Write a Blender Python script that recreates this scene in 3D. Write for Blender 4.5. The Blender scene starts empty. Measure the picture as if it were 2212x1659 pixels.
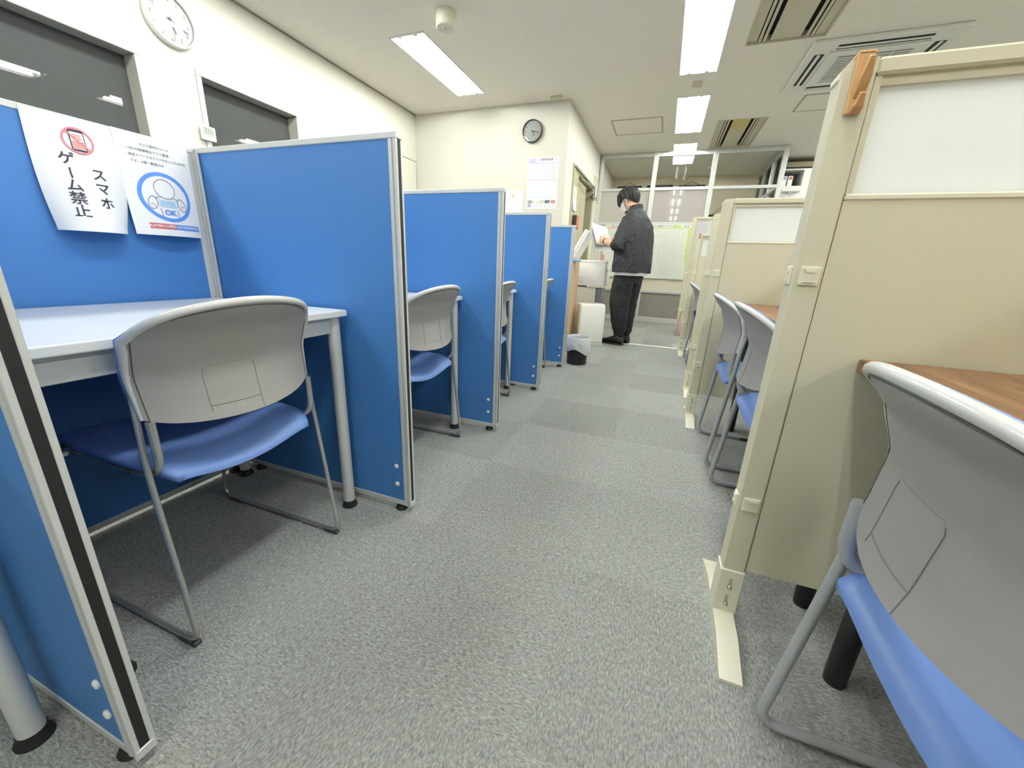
import bpy, bmesh, math, random
from mathutils import Vector, Matrix, noise
random.seed(7)
PI = math.pi
scene = bpy.context.scene
COL = scene.collection

# ---------------------------------------------------------------- camera, world, exposure
H_CAM = 0.865
F_PX = 838.9
cam_d = bpy.data.cameras.new('camera')
cam = bpy.data.objects.new('camera', cam_d); COL.objects.link(cam)
cam_d.sensor_fit = 'HORIZONTAL'; cam_d.sensor_width = 36.0
cam_d.lens = 36.0 * F_PX / 2212.0
cam_d.clip_start = 0.02; cam_d.clip_end = 60
RX, RY, RZ = 0.2961, -0.0418, 0.3479


def cam_axes(rx, ry, rz):
    c, s = math.cos, math.sin
    Rz = Matrix(((c(rz), -s(rz), 0), (s(rz), c(rz), 0), (0, 0, 1)))
    Rx = Matrix(((1, 0, 0), (0, c(rx), s(rx)), (0, -s(rx), c(rx))))
    Ry = Matrix(((c(ry), 0, s(ry)), (0, 1, 0), (-s(ry), 0, c(ry))))
    return Rz @ Rx @ Ry


A = cam_axes(RX, RY, RZ)
right, fwd, up = A.col[0], A.col[1], A.col[2]
M = Matrix((right, up, -fwd)).transposed().to_4x4()
M.translation = (0, 0, H_CAM)
cam.matrix_world = M
scene.camera = cam

w = bpy.data.worlds.new('world'); scene.world = w; w.use_nodes = True
w.node_tree.nodes['Background'].inputs[0].default_value = (0.75, 0.8, 0.9, 1)
w.node_tree.nodes['Background'].inputs[1].default_value = 0.05
vs = scene.view_settings
vs.view_transform = 'Standard'; vs.look = 'None'; vs.gamma = 1.0; vs.use_curve_mapping = False
vs.exposure = 0.0
cy_ = scene.cycles
cy_.use_adaptive_sampling = True; cy_.adaptive_threshold = 0.05; cy_.adaptive_min_samples = 16
cy_.use_light_tree = False; cy_.max_bounces = 8; cy_.glossy_bounces = 3; cy_.transmission_bounces = 4
cy_.caustics_reflective = False; cy_.caustics_refractive = False
TUBE_STRENGTH = 98.0          # the fluorescent tubes light the room


# ---------------------------------------------------------------- materials
def lin(c):
    r = []
    for v in c:
        v = v / 255.0
        r.append(v / 12.92 if v <= 0.04045 else ((v + 0.055) / 1.055) ** 2.4)
    return r


MATS = {}


def mat(name, rgb, rough=0.5, metal=0.0, spec=0.5, bump=None, var=None, **kw):
    """principled material; bump=(scale,strength), var=(scale,amount)"""
    if name in MATS:
        return MATS[name]
    m = bpy.data.materials.new(name); m.use_nodes = True
    nt = m.node_tree; b = nt.nodes['Principled BSDF']
    c = lin(rgb) + [1]
    b.inputs['Base Color'].default_value = c
    b.inputs['Roughness'].default_value = rough
    b.inputs['Metallic'].default_value = metal
    b.inputs['Specular IOR Level'].default_value = spec
    for k, v in kw.items():
        b.inputs[k].default_value = v
    if var or bump:
        tc = nt.nodes.new('ShaderNodeTexCoord')
    if var:
        n = nt.nodes.new('ShaderNodeTexNoise'); n.inputs['Scale'].default_value = var[0]
        n.inputs['Detail'].default_value = 4
        nt.links.new(tc.outputs['Object'], n.inputs['Vector'])
        mx = nt.nodes.new('ShaderNodeMix'); mx.data_type = 'RGBA'
        mx.inputs[6].default_value = [x * (1 - var[1]) for x in c[:3]] + [1]
        mx.inputs[7].default_value = [min(1, x * (1 + var[1])) for x in c[:3]] + [1]
        nt.links.new(n.outputs['Fac'], mx.inputs[0])
        nt.links.new(mx.outputs[2], b.inputs['Base Color'])
    if bump:
        n = nt.nodes.new('ShaderNodeTexNoise'); n.inputs['Scale'].default_value = bump[0]
        n.inputs['Detail'].default_value = 3
        nt.links.new(tc.outputs['Object'], n.inputs['Vector'])
        bp = nt.nodes.new('ShaderNodeBump'); bp.inputs['Strength'].default_value = bump[1]
        bp.inputs['Distance'].default_value = 0.002
        nt.links.new(n.outputs['Fac'], bp.inputs['Height'])
        nt.links.new(bp.outputs['Normal'], b.inputs['Normal'])
    MATS[name] = m
    return m


def emis(name, rgb, s):
    m = bpy.data.materials.new(name); m.use_nodes = True
    nt = m.node_tree; nt.nodes.clear()
    e = nt.nodes.new('ShaderNodeEmission'); e.inputs[0].default_value = list(rgb) + [1]; e.inputs[1].default_value = s
    o = nt.nodes.new('ShaderNodeOutputMaterial'); nt.links.new(e.outputs[0], o.inputs[0])
    MATS[name] = m
    return m


def carpet_mat():
    m = bpy.data.materials.new('carpet_tiles'); m.use_nodes = True
    nt = m.node_tree; N = nt.nodes; L = nt.links; b = N['Principled BSDF']
    b.inputs['Roughness'].default_value = 0.95
    b.inputs['Specular IOR Level'].default_value = 0.15
    geo = N.new('ShaderNodeTexCoord')
    sep = N.new('ShaderNodeSeparateXYZ'); L.new(geo.outputs['Object'], sep.inputs[0])

    def math_(op, a, bb=None):
        n = N.new('ShaderNodeMath'); n.operation = op
        for i, x in enumerate((a, bb)):
            if x is None: continue
            if isinstance(x, (int, float)): n.inputs[i].default_value = x
            else: L.new(x, n.inputs[i])
        return n.outputs[0]
    TS = 0.5
    fx = math_('FLOOR', math_('DIVIDE', math_('ADD', sep.outputs[0], 50.13), TS))
    fy = math_('FLOOR', math_('DIVIDE', math_('ADD', sep.outputs[1], 50.02), TS))
    chk = math_('MODULO', math_('ADD', fx, fy), 2.0)
    comb = N.new('ShaderNodeCombineXYZ'); L.new(fx, comb.inputs[0]); L.new(fy, comb.inputs[1])
    wn = N.new('ShaderNodeTexWhiteNoise'); L.new(comb.outputs[0], wn.inputs['Vector'])

    def streak(sx, sy, sc):
        mp = N.new('ShaderNodeMapping'); mp.inputs['Scale'].default_value = (sx, sy, 1)
        L.new(geo.outputs['Object'], mp.inputs[0])
        n = N.new('ShaderNodeTexNoise'); n.inputs['Scale'].default_value = sc
        n.inputs['Detail'].default_value = 5; n.inputs['Roughness'].default_value = 0.72
        n.inputs['Distortion'].default_value = 0.6
        L.new(mp.outputs[0], n.inputs['Vector'])
        return n.outputs['Fac']
    a1 = streak(1.0, 2.8, 95); a2 = streak(2.8, 1.0, 95)
    mx = N.new('ShaderNodeMix'); mx.data_type = 'FLOAT'
    L.new(chk, mx.inputs[0]); L.new(a1, mx.inputs[2]); L.new(a2, mx.inputs[3])
    ramp = N.new('ShaderNodeValToRGB'); L.new(mx.outputs[0], ramp.inputs[0])
    e = ramp.color_ramp.elements
    e[0].position = 0.32; e[0].color = lin((98, 101, 99)) + [1]
    e[1].position = 0.70; e[1].color = lin((188, 191, 185)) + [1]
    mid = ramp.color_ramp.elements.new(0.5); mid.color = lin((144, 147, 143)) + [1]
    big = N.new('ShaderNodeTexNoise'); big.inputs['Scale'].default_value = 2.3; big.inputs['Detail'].default_value = 3
    L.new(geo.outputs['Object'], big.inputs['Vector'])
    k = math_('ADD', math_('MULTIPLY', wn.outputs['Value'], 0.20), math_('MULTIPLY', big.outputs['Fac'], 0.16))
    k = math_('ADD', k, 0.82)
    mul = N.new('ShaderNodeVectorMath'); mul.operation = 'SCALE'
    L.new(ramp.outputs[0], mul.inputs[0]); L.new(k, mul.inputs['Scale'])
    L.new(mul.outputs[0], b.inputs['Base Color'])
    bp = N.new('ShaderNodeBump'); bp.inputs['Strength'].default_value = 0.5; bp.inputs['Distance'].default_value = 0.003
    L.new(mx.outputs[0], bp.inputs['Height']); L.new(bp.outputs['Normal'], b.inputs['Normal'])
    MATS['carpet'] = m
    return m


def wood_mat(name, dark, light, scale=(1.5, 22, 22), rough=0.4, dirx=True):
    m = bpy.data.materials.new(name); m.use_nodes = True
    nt = m.node_tree; N = nt.nodes; L = nt.links; b = N['Principled BSDF']
    b.inputs['Roughness'].default_value = rough
    tc = N.new('ShaderNodeTexCoord'); mp = N.new('ShaderNodeMapping'); mp.inputs['Scale'].default_value = scale
    L.new(tc.outputs['Object'], mp.inputs[0])
    n = N.new('ShaderNodeTexNoise'); n.inputs['Scale'].default_value = 2.2; n.inputs['Detail'].default_value = 7
    n.inputs['Roughness'].default_value = 0.65; n.inputs['Distortion'].default_value = 1.1
    L.new(mp.outputs[0], n.inputs['Vector'])
    r = N.new('ShaderNodeValToRGB'); L.new(n.outputs['Fac'], r.inputs[0])
    r.color_ramp.elements[0].position = 0.33; r.color_ramp.elements[0].color = lin(dark) + [1]
    r.color_ramp.elements[1].position = 0.68; r.color_ramp.elements[1].color = lin(light) + [1]
    L.new(r.outputs[0], b.inputs['Base Color'])
    MATS[name] = m
    return m


def frosted_mat():
    m = bpy.data.materials.new('frosted_acrylic'); m.use_nodes = True
    nt = m.node_tree; N = nt.nodes; L = nt.links
    N.clear()
    out = N.new('ShaderNodeOutputMaterial')
    t = N.new('ShaderNodeBsdfTranslucent'); t.inputs[0].default_value = (0.93, 0.95, 0.94, 1)
    d = N.new('ShaderNodeBsdfPrincipled'); d.inputs['Base Color'].default_value = (0.86, 0.88, 0.87, 1)
    d.inputs['Roughness'].default_value = 0.35
    n = N.new('ShaderNodeTexNoise'); n.inputs['Scale'].default_value = 420
    tc = N.new('ShaderNodeTexCoord'); L.new(tc.outputs['Object'], n.inputs['Vector'])
    bp = N.new('ShaderNodeBump'); bp.inputs['Strength'].default_value = 0.35; bp.inputs['Distance'].default_value = 0.001
    L.new(n.outputs['Fac'], bp.inputs['Height']); L.new(bp.outputs['Normal'], d.inputs['Normal'])
    mx = N.new('ShaderNodeMixShader'); mx.inputs[0].default_value = 0.22
    L.new(t.outputs[0], mx.inputs[1]); L.new(d.outputs[0], mx.inputs[2]); L.new(mx.outputs[0], out.inputs[0])
    MATS['frost'] = m
    return m


def clear_glass_mat(name, ior):
    m = bpy.data.materials.new(name); m.use_nodes = True
    nt = m.node_tree; N = nt.nodes; L = nt.links
    N.clear()
    out = N.new('ShaderNodeOutputMaterial')
    t = N.new('ShaderNodeBsdfTransparent'); t.inputs[0].default_value = (0.96, 0.97, 0.96, 1)
    g = N.new('ShaderNodeBsdfGlossy'); g.inputs['Roughness'].default_value = 0.01
    f = N.new('ShaderNodeFresnel'); f.inputs[0].default_value = ior
    mx = N.new('ShaderNodeMixShader')
    L.new(f.outputs[0], mx.inputs[0]); L.new(t.outputs[0], mx.inputs[1]); L.new(g.outputs[0], mx.inputs[2])
    L.new(mx.outputs[0], out.inputs[0])
    MATS[name] = m
    return m


carpet = carpet_mat()
m_wall = mat('wall_paint', (212, 209, 197), 0.8, bump=(160, 0.25), var=(1.2, 0.015))
m_ceil = mat('ceiling_board', (243, 239, 229), 0.9, bump=(220, 0.5), var=(90, 0.03))
m_alu = mat('aluminium', (205, 208, 206), 0.38, 0.2)
m_aluw = mat('light_aluminium', (214, 217, 214), 0.35, 0.25)
m_blue = mat('blue_board', (64, 121, 186), 0.55, bump=(600, 0.05))
m_black = mat('black_rubber', (24, 24, 25), 0.6)
m_white = mat('white_plastic', (236, 236, 230), 0.4)
m_desk = mat('white_laminate', (226, 229, 229), 0.32)
m_grey = mat('grey_shell', (152, 151, 148), 0.5, bump=(900, 0.08))
m_lip = mat('rim_highlight_grey', (200, 201, 198), 0.22)
m_pad = mat('blue_vinyl', (112, 144, 206), 0.4)
m_chrome = mat('satin_steel', (190, 190, 186), 0.24, 0.7)
m_chromeg = mat('grey_steel_tube', (182, 185, 188), 0.32, 0.35)
m_beige = mat('beige_enamel', (207, 203, 179), 0.5, bump=(700, 0.06))
m_beigel = mat('pale_beige_steel', (224, 221, 200), 0.42)
m_brown = wood_mat('brown_wood', (96, 66, 44), (158, 118, 82), (22, 1.6, 22))
m_hook = wood_mat('orange_wood', (186, 142, 92), (206, 164, 114), (20, 20, 1.5), 0.45)
m_pale = wood_mat('pale_wood', (205, 172, 128), (224, 196, 156), (20, 20, 1.2), 0.5)
m_frost = frosted_mat()
m_glass = clear_glass_mat('clear_glass', 1.5)
m_thinglass = clear_glass_mat('low_glare_glass', 1.12)
m_nightglass = mat('night_glass', (78, 81, 80), 0.008, 0.0, 0.5, IOR=1.6)
m_paper = mat('paper', (238, 239, 238), 0.7)
m_ink = mat('dark_ink', (52, 50, 66), 0.7)
m_tube = emis('fluorescent_tube', (0.985, 1.0, 0.965), TUBE_STRENGTH)
m_reflector = mat('white_reflector', (205, 205, 202), 0.35)


# ---------------------------------------------------------------- mesh helpers
class MB:
    def __init__(self):
        self.bm = bmesh.new()

    def _take(self, b2, mtx=None):
        if mtx is not None:
            bmesh.ops.transform(b2, matrix=mtx, verts=b2.verts)
        me = bpy.data.meshes.new('tmp'); b2.to_mesh(me); b2.free()
        self.bm.from_mesh(me); bpy.data.meshes.remove(me)
        return self

    def box(self, x0, x1, y0, y1, z0, z1, bev=0.0, seg=1, mtx=None):
        b = bmesh.new()
        bmesh.ops.create_cube(b, size=1.0)
        for v in b.verts:
            v.co = Vector(((x0 + x1) / 2 + v.co.x * (x1 - x0), (y0 + y1) / 2 + v.co.y * (y1 - y0), (z0 + z1) / 2 + v.co.z * (z1 - z0)))
        if bev > 0:
            bmesh.ops.bevel(b, geom=b.edges[:], offset=bev, segments=seg, affect='EDGES', profile=0.5)
        return self._take(b, mtx)

    def quad(self, pts):
        vs_ = [self.bm.verts.new(p) for p in pts]; self.bm.faces.new(vs_)
        return self

    def grid(self, fn, nu, nv, closed_u=False):
        """fn(u,v) -> point, u,v in 0..1"""
        rows = []
        for j in range(nv + 1):
            row = []
            for i in range(nu if closed_u else nu + 1):
                row.append(self.bm.verts.new(fn(i / nu, j / nv)))
            rows.append(row)
        for j in range(nv):
            n = len(rows[j])
            for i in range(nu):
                a, b_ = i, (i + 1) % n
                self.bm.faces.new((rows[j][a], rows[j][b_], rows[j + 1][b_], rows[j + 1][a]))
        return self

    def prism(self, pts, axis, a, b_):
        """polygon pts in the two other axes extruded along axis from a to b"""
        def P(p, t):
            if axis == 'x': return (t, p[0], p[1])
            if axis == 'y': return (p[0], t, p[1])
            return (p[0], p[1], t)
        va = [self.bm.verts.new(P(p, a)) for p in pts]
        vb = [self.bm.verts.new(P(p, b_)) for p in pts]
        n = len(pts)
        self.bm.faces.new(va); self.bm.faces.new(vb[::-1])
        for i in range(n):
            self.bm.faces.new((va[i], vb[i], vb[(i + 1) % n], va[(i + 1) % n]))
        return self

    def tube(self, path, r, seg=10, caps=True, closed=False):
        pts = [Vector(p) for p in path]
        rr = r if isinstance(r, (list, tuple)) else [r] * len(pts)
        n = len(pts)
        tang = []
        for i in range(n):
            if closed:
                t = pts[(i + 1) % n] - pts[i - 1]
            else:
                t = pts[min(i + 1, n - 1)] - pts[max(i - 1, 0)]
            tang.append(t.normalized())
        ref = Vector((0, 0, 1)) if abs(tang[0].z) < 0.9 else Vector((1, 0, 0))
        nrm = (ref - tang[0] * ref.dot(tang[0])).normalized()
        rings = []
        for i in range(n):
            nrm = (nrm - tang[i] * nrm.dot(tang[i]))
            if nrm.length < 1e-6:
                nrm = tang[i].orthogonal()
            nrm.normalize()
            bi = tang[i].cross(nrm)
            rings.append([self.bm.verts.new(pts[i] + (nrm * math.cos(2 * PI * k / seg) + bi * math.sin(2 * PI * k / seg)) * rr[i]) for k in range(seg)])
        m_ = n if closed else n - 1
        for i in range(m_):
            a, b_ = rings[i], rings[(i + 1) % n]
            for k in range(seg):
                self.bm.faces.new((a[k], a[(k + 1) % seg], b_[(k + 1) % seg], b_[k]))
        if caps and not closed:
            self.bm.faces.new(rings[0][::-1]); self.bm.faces.new(rings[-1])
        return self

    def loft(self, rings, caps=True):
        rs = [[self.bm.verts.new(p) for p in ring] for ring in rings]
        n = len(rs[0])
        for a, b_ in zip(rs, rs[1:]):
            for k in range(n):
                self.bm.faces.new((a[k], a[(k + 1) % n], b_[(k + 1) % n], b_[k]))
        if caps:
            self.bm.faces.new(rs[0][::-1]); self.bm.faces.new(rs[-1])
        return self

    def lathe(self, prof, seg=24, center=(0, 0), cap=True):
        rings = [[(center[0] + r * math.cos(2 * PI * k / seg), center[1] + r * math.sin(2 * PI * k / seg), z) for k in range(seg)] for r, z in prof]
        return self.loft(rings, cap)

    def sphere(self, c, r, u=16, v=10, scale=(1, 1, 1), mtx=None):
        b = bmesh.new(); bmesh.ops.create_uvsphere(b, u_segments=u, v_segments=v, radius=r)
        for q in b.verts:
            q.co = Vector((q.co.x * scale[0], q.co.y * scale[1], q.co.z * scale[2]))
        if mtx is not None:
            bmesh.ops.transform(b, matrix=mtx, verts=b.verts)
        for q in b.verts:
            q.co += Vector(c)
        return self._take(b)

    def move(self, fn):
        for v in self.bm.verts:
            v.co = fn(v.co)
        return self

    def mesh(self, name, m, smooth=False):
        bmesh.ops.recalc_face_normals(self.bm, faces=self.bm.faces[:])
        me = bpy.data.meshes.new(name); self.bm.to_mesh(me); self.bm.free()
        if smooth:
            for p in me.polygons: p.use_smooth = True
            try:
                me.set_sharp_from_angle(angle=math.radians(smooth if smooth is not True else 50))
            except Exception:
                pass
        me.materials.append(m)
        return me

    def build(self, name, m, parent=None, smooth=False, loc=None):
        o = bpy.data.objects.new(name, self.mesh(name, m, smooth)); COL.objects.link(o)
        if parent: o.parent = parent
        if loc: o.location = loc
        return o


def tag(o, label=None, cat=None, group=None, kind=None):
    if label: o['label'] = label
    if cat: o['category'] = cat
    if group: o['group'] = group
    if kind: o['kind'] = kind
    return o


def thing(name, label, cat, loc=(0, 0, 0), rz=0.0, group=None, kind=None):
    o = bpy.data.objects.new(name, None); COL.objects.link(o)
    o.empty_display_size = 0.1
    o.location = loc; o.rotation_euler = (0, 0, rz)
    return tag(o, label, cat, group, kind)


def copy_tree(o, parent=None):
    c = o.copy(); COL.objects.link(c)
    if parent: c.parent = parent
    for ch in list(o.children):
        copy_tree(ch, c)
    return c


def struct(name, mb, m, label=None, smooth=False):
    o = mb.build(name, m, None, smooth)
    return tag(o, label, None, None, 'structure')


def arc(c, r, a0, a1, n, plane='xz'):
    out = []
    for i in range(n + 1):
        a = a0 + (a1 - a0) * i / n
        p, q = r * math.cos(a), r * math.sin(a)
        if plane == 'xz': out.append((c[0] + p, c[1], c[2] + q))
        elif plane == 'yz': out.append((c[0], c[1] + p, c[2] + q))
        else: out.append((c[0] + p, c[1] + q, c[2]))
    return out


def round_path(pts, r, n=5):
    """polyline with rounded corners"""
    P = [Vector(p) for p in pts]
    out = [P[0]]
    for i in range(1, len(P) - 1):
        a, b_, c = P[i - 1], P[i], P[i + 1]
        d1 = (a - b_); d2 = (c - b_)
        rr = min(r, d1.length * 0.48, d2.length * 0.48)
        p1 = b_ + d1.normalized() * rr; p2 = b_ + d2.normalized() * rr
        for k in range(n + 1):
            t = k / n
            out.append((p1 * (1 - t) ** 2 + b_ * 2 * t * (1 - t) + p2 * t ** 2))
    out.append(P[-1])
    return out


def text_mb(mb, body, size, fn, cx=0.0, cy=0.0, align='CENTER', vertical=False, bold=0.0):
    """adds flat text to mb; (x,y) of the text plane go through fn(x,y)->point"""
    cu = bpy.data.curves.new('t', 'FONT'); cu.body = body; cu.size = size
    cu.align_x = align; cu.align_y = 'CENTER'; cu.resolution_u = 3
    cu.offset = bold
    ob = bpy.data.objects.new('t', cu)
    me = ob.to_mesh()
    b = bmesh.new(); b.from_mesh(me)
    bmesh.ops.triangulate(b, faces=b.faces[:])
    for v in b.verts:
        v.co = Vector(fn(cx + v.co.x, cy + v.co.y))
    mb._take(b)
    ob.to_mesh_clear(); bpy.data.objects.remove(ob); bpy.data.curves.remove(cu)
    return mb


def rect_uv(mb, fn, x0, x1, y0, y1, nx=1, ny=1):
    mb.grid(lambda u, v: fn(x0 + (x1 - x0) * u, y0 + (y1 - y0) * v), nx, ny)
    return mb


def ring_uv(mb, fn, cx, cy, r0, r1, n=40, a0=0, a1=2 * PI, sx=1, sy=1):
    def f(u, v):
        a = a0 + (a1 - a0) * u; r = r0 + (r1 - r0) * v
        return fn(cx + r * math.cos(a) * sx, cy + r * math.sin(a) * sy)
    mb.grid(f, n, 1)
    return mb


def stroke_uv(mb, fn, pts, wd):
    """flat stroke along a polyline in the paper's plane"""
    n = len(pts)
    L_, R_ = [], []
    for i in range(n):
        a = pts[max(i - 1, 0)]; b_ = pts[min(i + 1, n - 1)]
        dx, dy = b_[0] - a[0], b_[1] - a[1]; l = math.hypot(dx, dy) or 1
        nx, ny = -dy / l * wd / 2, dx / l * wd / 2
        L_.append(mb.bm.verts.new(fn(pts[i][0] + nx, pts[i][1] + ny)))
        R_.append(mb.bm.verts.new(fn(pts[i][0] - nx, pts[i][1] - ny)))
    for i in range(n - 1):
        mb.bm.faces.new((L_[i], L_[i + 1], R_[i + 1], R_[i]))
    return mb


# ================================================================ the setting
ZC = 2.681
XL = -3.304          # left wall
YB = 4.995           # back wall of the booth side
XS = -1.25           # side wall with the doorway
YG = 7.354           # glazed office partition
YO = 9.20            # back wall of the office
XR = 4.9; YF = -3.2  # right wall, wall behind the camera

fixtures = []        # ceiling lights: x0,x1,y0,y1
for (y0, y1) in ((3.39, 4.59), (1.62, 2.82), (-0.14, 1.06), (-1.9, -0.7)):  # second of this row is unseen, added for lighting
    fixtures.append((-2.46, -2.14, y0, y1))
for (y0, y1) in ((3.494, 4.694), (5.25, 6.44), (6.945, 8.155), (1.74, 2.94), (-0.02, 1.18), (-1.78, -0.58)):
    fixtures.append((-0.12, 0.198, y0, y1))
for (y0, y1) in ((6.95, 8.15), (5.25, 6.44), (3.49, 4.69), (1.74, 2.94), (-0.02, 1.18), (-1.78, -0.58)):  # first of this row is an added unseen light that brightens the office
    fixtures.append((2.52, 2.84, y0, y1))
vents = [(0.378, 0.918, 3.03, 4.29), (0.378, 0.905, 6.08, 7.27)]
holes = fixtures + vents

xs = sorted({XL, XR} | {v for h in holes for v in h[:2]})
ys = sorted({YF, YO} | {v for h in holes for v in h[2:]})
mb = MB()
for i in range(len(xs) - 1):
    for j in range(len(ys) - 1):
        cx, cy = (xs[i] + xs[i + 1]) / 2, (ys[j] + ys[j + 1]) / 2
        if any(h[0] < cx < h[1] and h[2] < cy < h[3] for h in holes):
            continue
        mb.quad([(xs[i], ys[j], ZC), (xs[i], ys[j + 1], ZC), (xs[i + 1], ys[j + 1], ZC), (xs[i + 1], ys[j], ZC)])
bmesh.ops.remove_doubles(mb.bm, verts=mb.bm.verts, dist=1e-5)
struct('ceiling', mb, m_ceil, 'off-white board ceiling with recessed tube lights')
struct('floor', MB().box(XL - 0.1, XR + 0.1, YF - 0.1, YO + 0.1, -0.1, 0.0), carpet, 'grey streaked carpet tile floor')


def wall_x(name, x0, x1, y0, y1, holes_, m, label):
    """wall slab perpendicular to X with rectangular holes (y0,y1,z0,z1)"""
    yy = sorted({y0, y1} | {v for h in holes_ for v in h[:2]})
    zz = sorted({0.0, ZC} | {v for h in holes_ for v in h[2:]})
    b = MB()
    for i in range(len(yy) - 1):
        for j in range(len(zz) - 1):
            cy, cz = (yy[i] + yy[i + 1]) / 2, (zz[j] + zz[j + 1]) / 2
            if any(h[0] < cy < h[1] and h[2] < cz < h[3] for h in holes_): continue
            b.box(x0, x1, yy[i], yy[i + 1], zz[j], zz[j + 1])
    bmesh.ops.remove_doubles(b.bm, verts=b.bm.verts, dist=1e-5)
    return struct(name, b, m, label)


W1 = (0.30, 1.925, 0.95, 2.075)
W2 = (2.255, 3.125, 0.95, 2.105)
wall_x('wall_left', XL - 0.14, XL, YF, YB + 0.1, [W1, W2], m_wall, 'cream wall with two dark windows behind the blue booths')
struct('wall_back', MB().box(XL, XS, YB, YB + 0.1, 0, ZC), m_wall, 'cream wall with a clock and timetable behind the blue booths')
wall_x('wall_side', XS - 0.12, XS, YB + 0.1, YO, [(5.36, 6.86, 0.0, 2.12)], m_wall, 'cream wall with a doorway beside the copier')
struct('wall_office', MB().box(XS - 0.12, XR + 0.1, YO, YO + 0.1, 0, ZC), mat('office_wall_paint', (238, 228, 204), 0.8, bump=(160, 0.25)), 'beige wall at the back of the glazed office')
struct('wall_right', MB().box(XR, XR + 0.1, YF, YO, 0, ZC), m_wall, 'cream wall on the right side of the room')
struct('wall_front', MB().box(XL - 0.1, XR + 0.1, YF - 0.1, YF, 0, ZC), m_wall, 'cream wall behind the camera')
m_gap = mat('shadow_gap_trim', (150, 144, 128), 0.7)
struct('trim_1', MB().box(XL, XL + 0.010, YF, YB, ZC - 0.012, ZC - 0.001), m_gap, 'thin trim along the top of the left wall')
0 and struct('trim_2', MB().box(XL, XS, YB - 0.008, YB, ZC - 0.010, ZC - 0.001), m_gap, 'thin trim along the top of the back wall')
m_base = mat('baseboard_grey', (150, 148, 140), 0.6)
struct('baseboard_left', MB().box(XL, XL + 0.008, YF, YB, 0, 0.06), m_base, 'grey baseboard of the left wall')
struct('baseboard_back', MB().box(XL, XS, YB - 0.008, YB, 0, 0.06), m_base, 'grey baseboard of the back wall')
struct('trim_3', MB().box(-0.72, 1.5, 4.868, 4.918, 0.0, 0.012, 0.003), mat('white_floor_strip', (240, 240, 226), 0.5),
       'white strip across the carpet at the far end of the aisle')


def window_in_left(name, w_, label):
    y0, y1, z0, z1 = w_
    t = thing(name, label, 'window', (XL, (y0 + y1) / 2, z0), kind='structure')
    hy = (y1 - y0) / 2; h = z1 - z0
    f = MB(); d = 0.035
    for (a, b_, c, e) in ((-hy, hy, 0, d), (-hy, hy, h - d, h), (-hy, -hy + d, d, h - d), (hy - d, hy, d, h - d)):
        f.box(-0.10, 0.012, a, b_, c, e, 0.003)
    f.build('window_frame', mat('window_frame_grey', (196, 194, 186), 0.4, 0.15), t)
    # the dark pane lies deep in the reveal
    MB().box(-0.108, -0.10, -hy, hy, 0, h).build('window_pane', m_nightglass, t)
    return t


window_in_left('window_1', W1, 'dark window under the large white clock, left one')
window_in_left('window_2', W2, 'smaller dark window right of the large white clock')

# flush door in the left wall's far corner
t = thing('door_1', 'cream flush door in the far corner of the left wall', 'door', (XL, 4.52, 0), kind='structure')
MB().box(0, 0.012, -0.44, 0.445, 0.005, 2.125, 0.002).build('door_leaf', m_wall, t)
f = MB()
for a in ((-0.46, -0.445, 0, 2.14), (0.448, 0.462, 0, 2.14), (-0.445, 0.448, 2.128, 2.14)):
    f.box(0, 0.006, a[0], a[1], a[2], a[3])
f.build('door_frame', m_gap, t)
MB().tube(round_path([(0.012, -0.36, 0.98), (0.05, -0.36, 0.98), (0.05, -0.25, 0.98)], 0.02), 0.009).build('door_handle', m_chrome, t, True)

# doorway in the side wall: olive steel frame, half open leaf, door closer
m_olive = mat('olive_steel', (176, 170, 140), 0.35)
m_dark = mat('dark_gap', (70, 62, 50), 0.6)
t = thing('door_2', 'beige steel doorway with a door closer beside the copier', 'door', (XS, 5.36, 0), kind='structure')
f = MB()
f.box(-0.13, 0.02, 0.0, 0.05, 0, 2.12, 0.003)
f.box(-0.13, 0.02, 1.44, 1.50, 0, 2.12, 0.003)
f.box(-0.13, 0.02, 0.05, 1.44, 2.06, 2.12, 0.003)
f.build('door_frame', m_olive, t)
MB().box(-0.03, 0.012, 0.05, 0.33, 0.01, 2.06, 0.003).build('side_panel', m_olive, t)
lf = MB().box(-0.02, 0.02, 0.0, 0.80, 0.01, 2.05, 0.004)
for yy in (0.08, 0.44):
    lf.box(0.018, 0.024, yy, yy + 0.3, 0.2, 1.95, 0.003)
q = lf.build('door_leaf', m_olive, t)
q.location = (-0.055, 0.345, 0); q.rotation_euler = (0, 0, 0)
cl = MB().box(0.02, 0.07, 1.40, 1.62, 1.93, 2.0, 0.006).build('door_closer', m_chrome, t)
MB().tube([(0.045, 1.45, 2.005), (0.12, 0.95, 2.02), (0.02, 0.45, 2.03)], 0.008).build('closer_arm', m_chrome, t)
MB().tube([(0.035, 0.0, 2.09), (0.035, 1.46, 2.09)], 0.012).build('closer_track', m_chrome, t)
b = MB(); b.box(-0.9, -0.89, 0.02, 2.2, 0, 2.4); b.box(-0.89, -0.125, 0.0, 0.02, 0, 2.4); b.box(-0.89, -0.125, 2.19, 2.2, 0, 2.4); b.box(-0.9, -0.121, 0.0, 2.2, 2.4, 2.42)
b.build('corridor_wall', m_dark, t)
MB().box(0.001, 0.006, 1.52, 1.98, 0.0, 2.30, 0.002).build('steel_cladding', mat('glossy_beige_steel', (222, 218, 196), 0.18), t)

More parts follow.
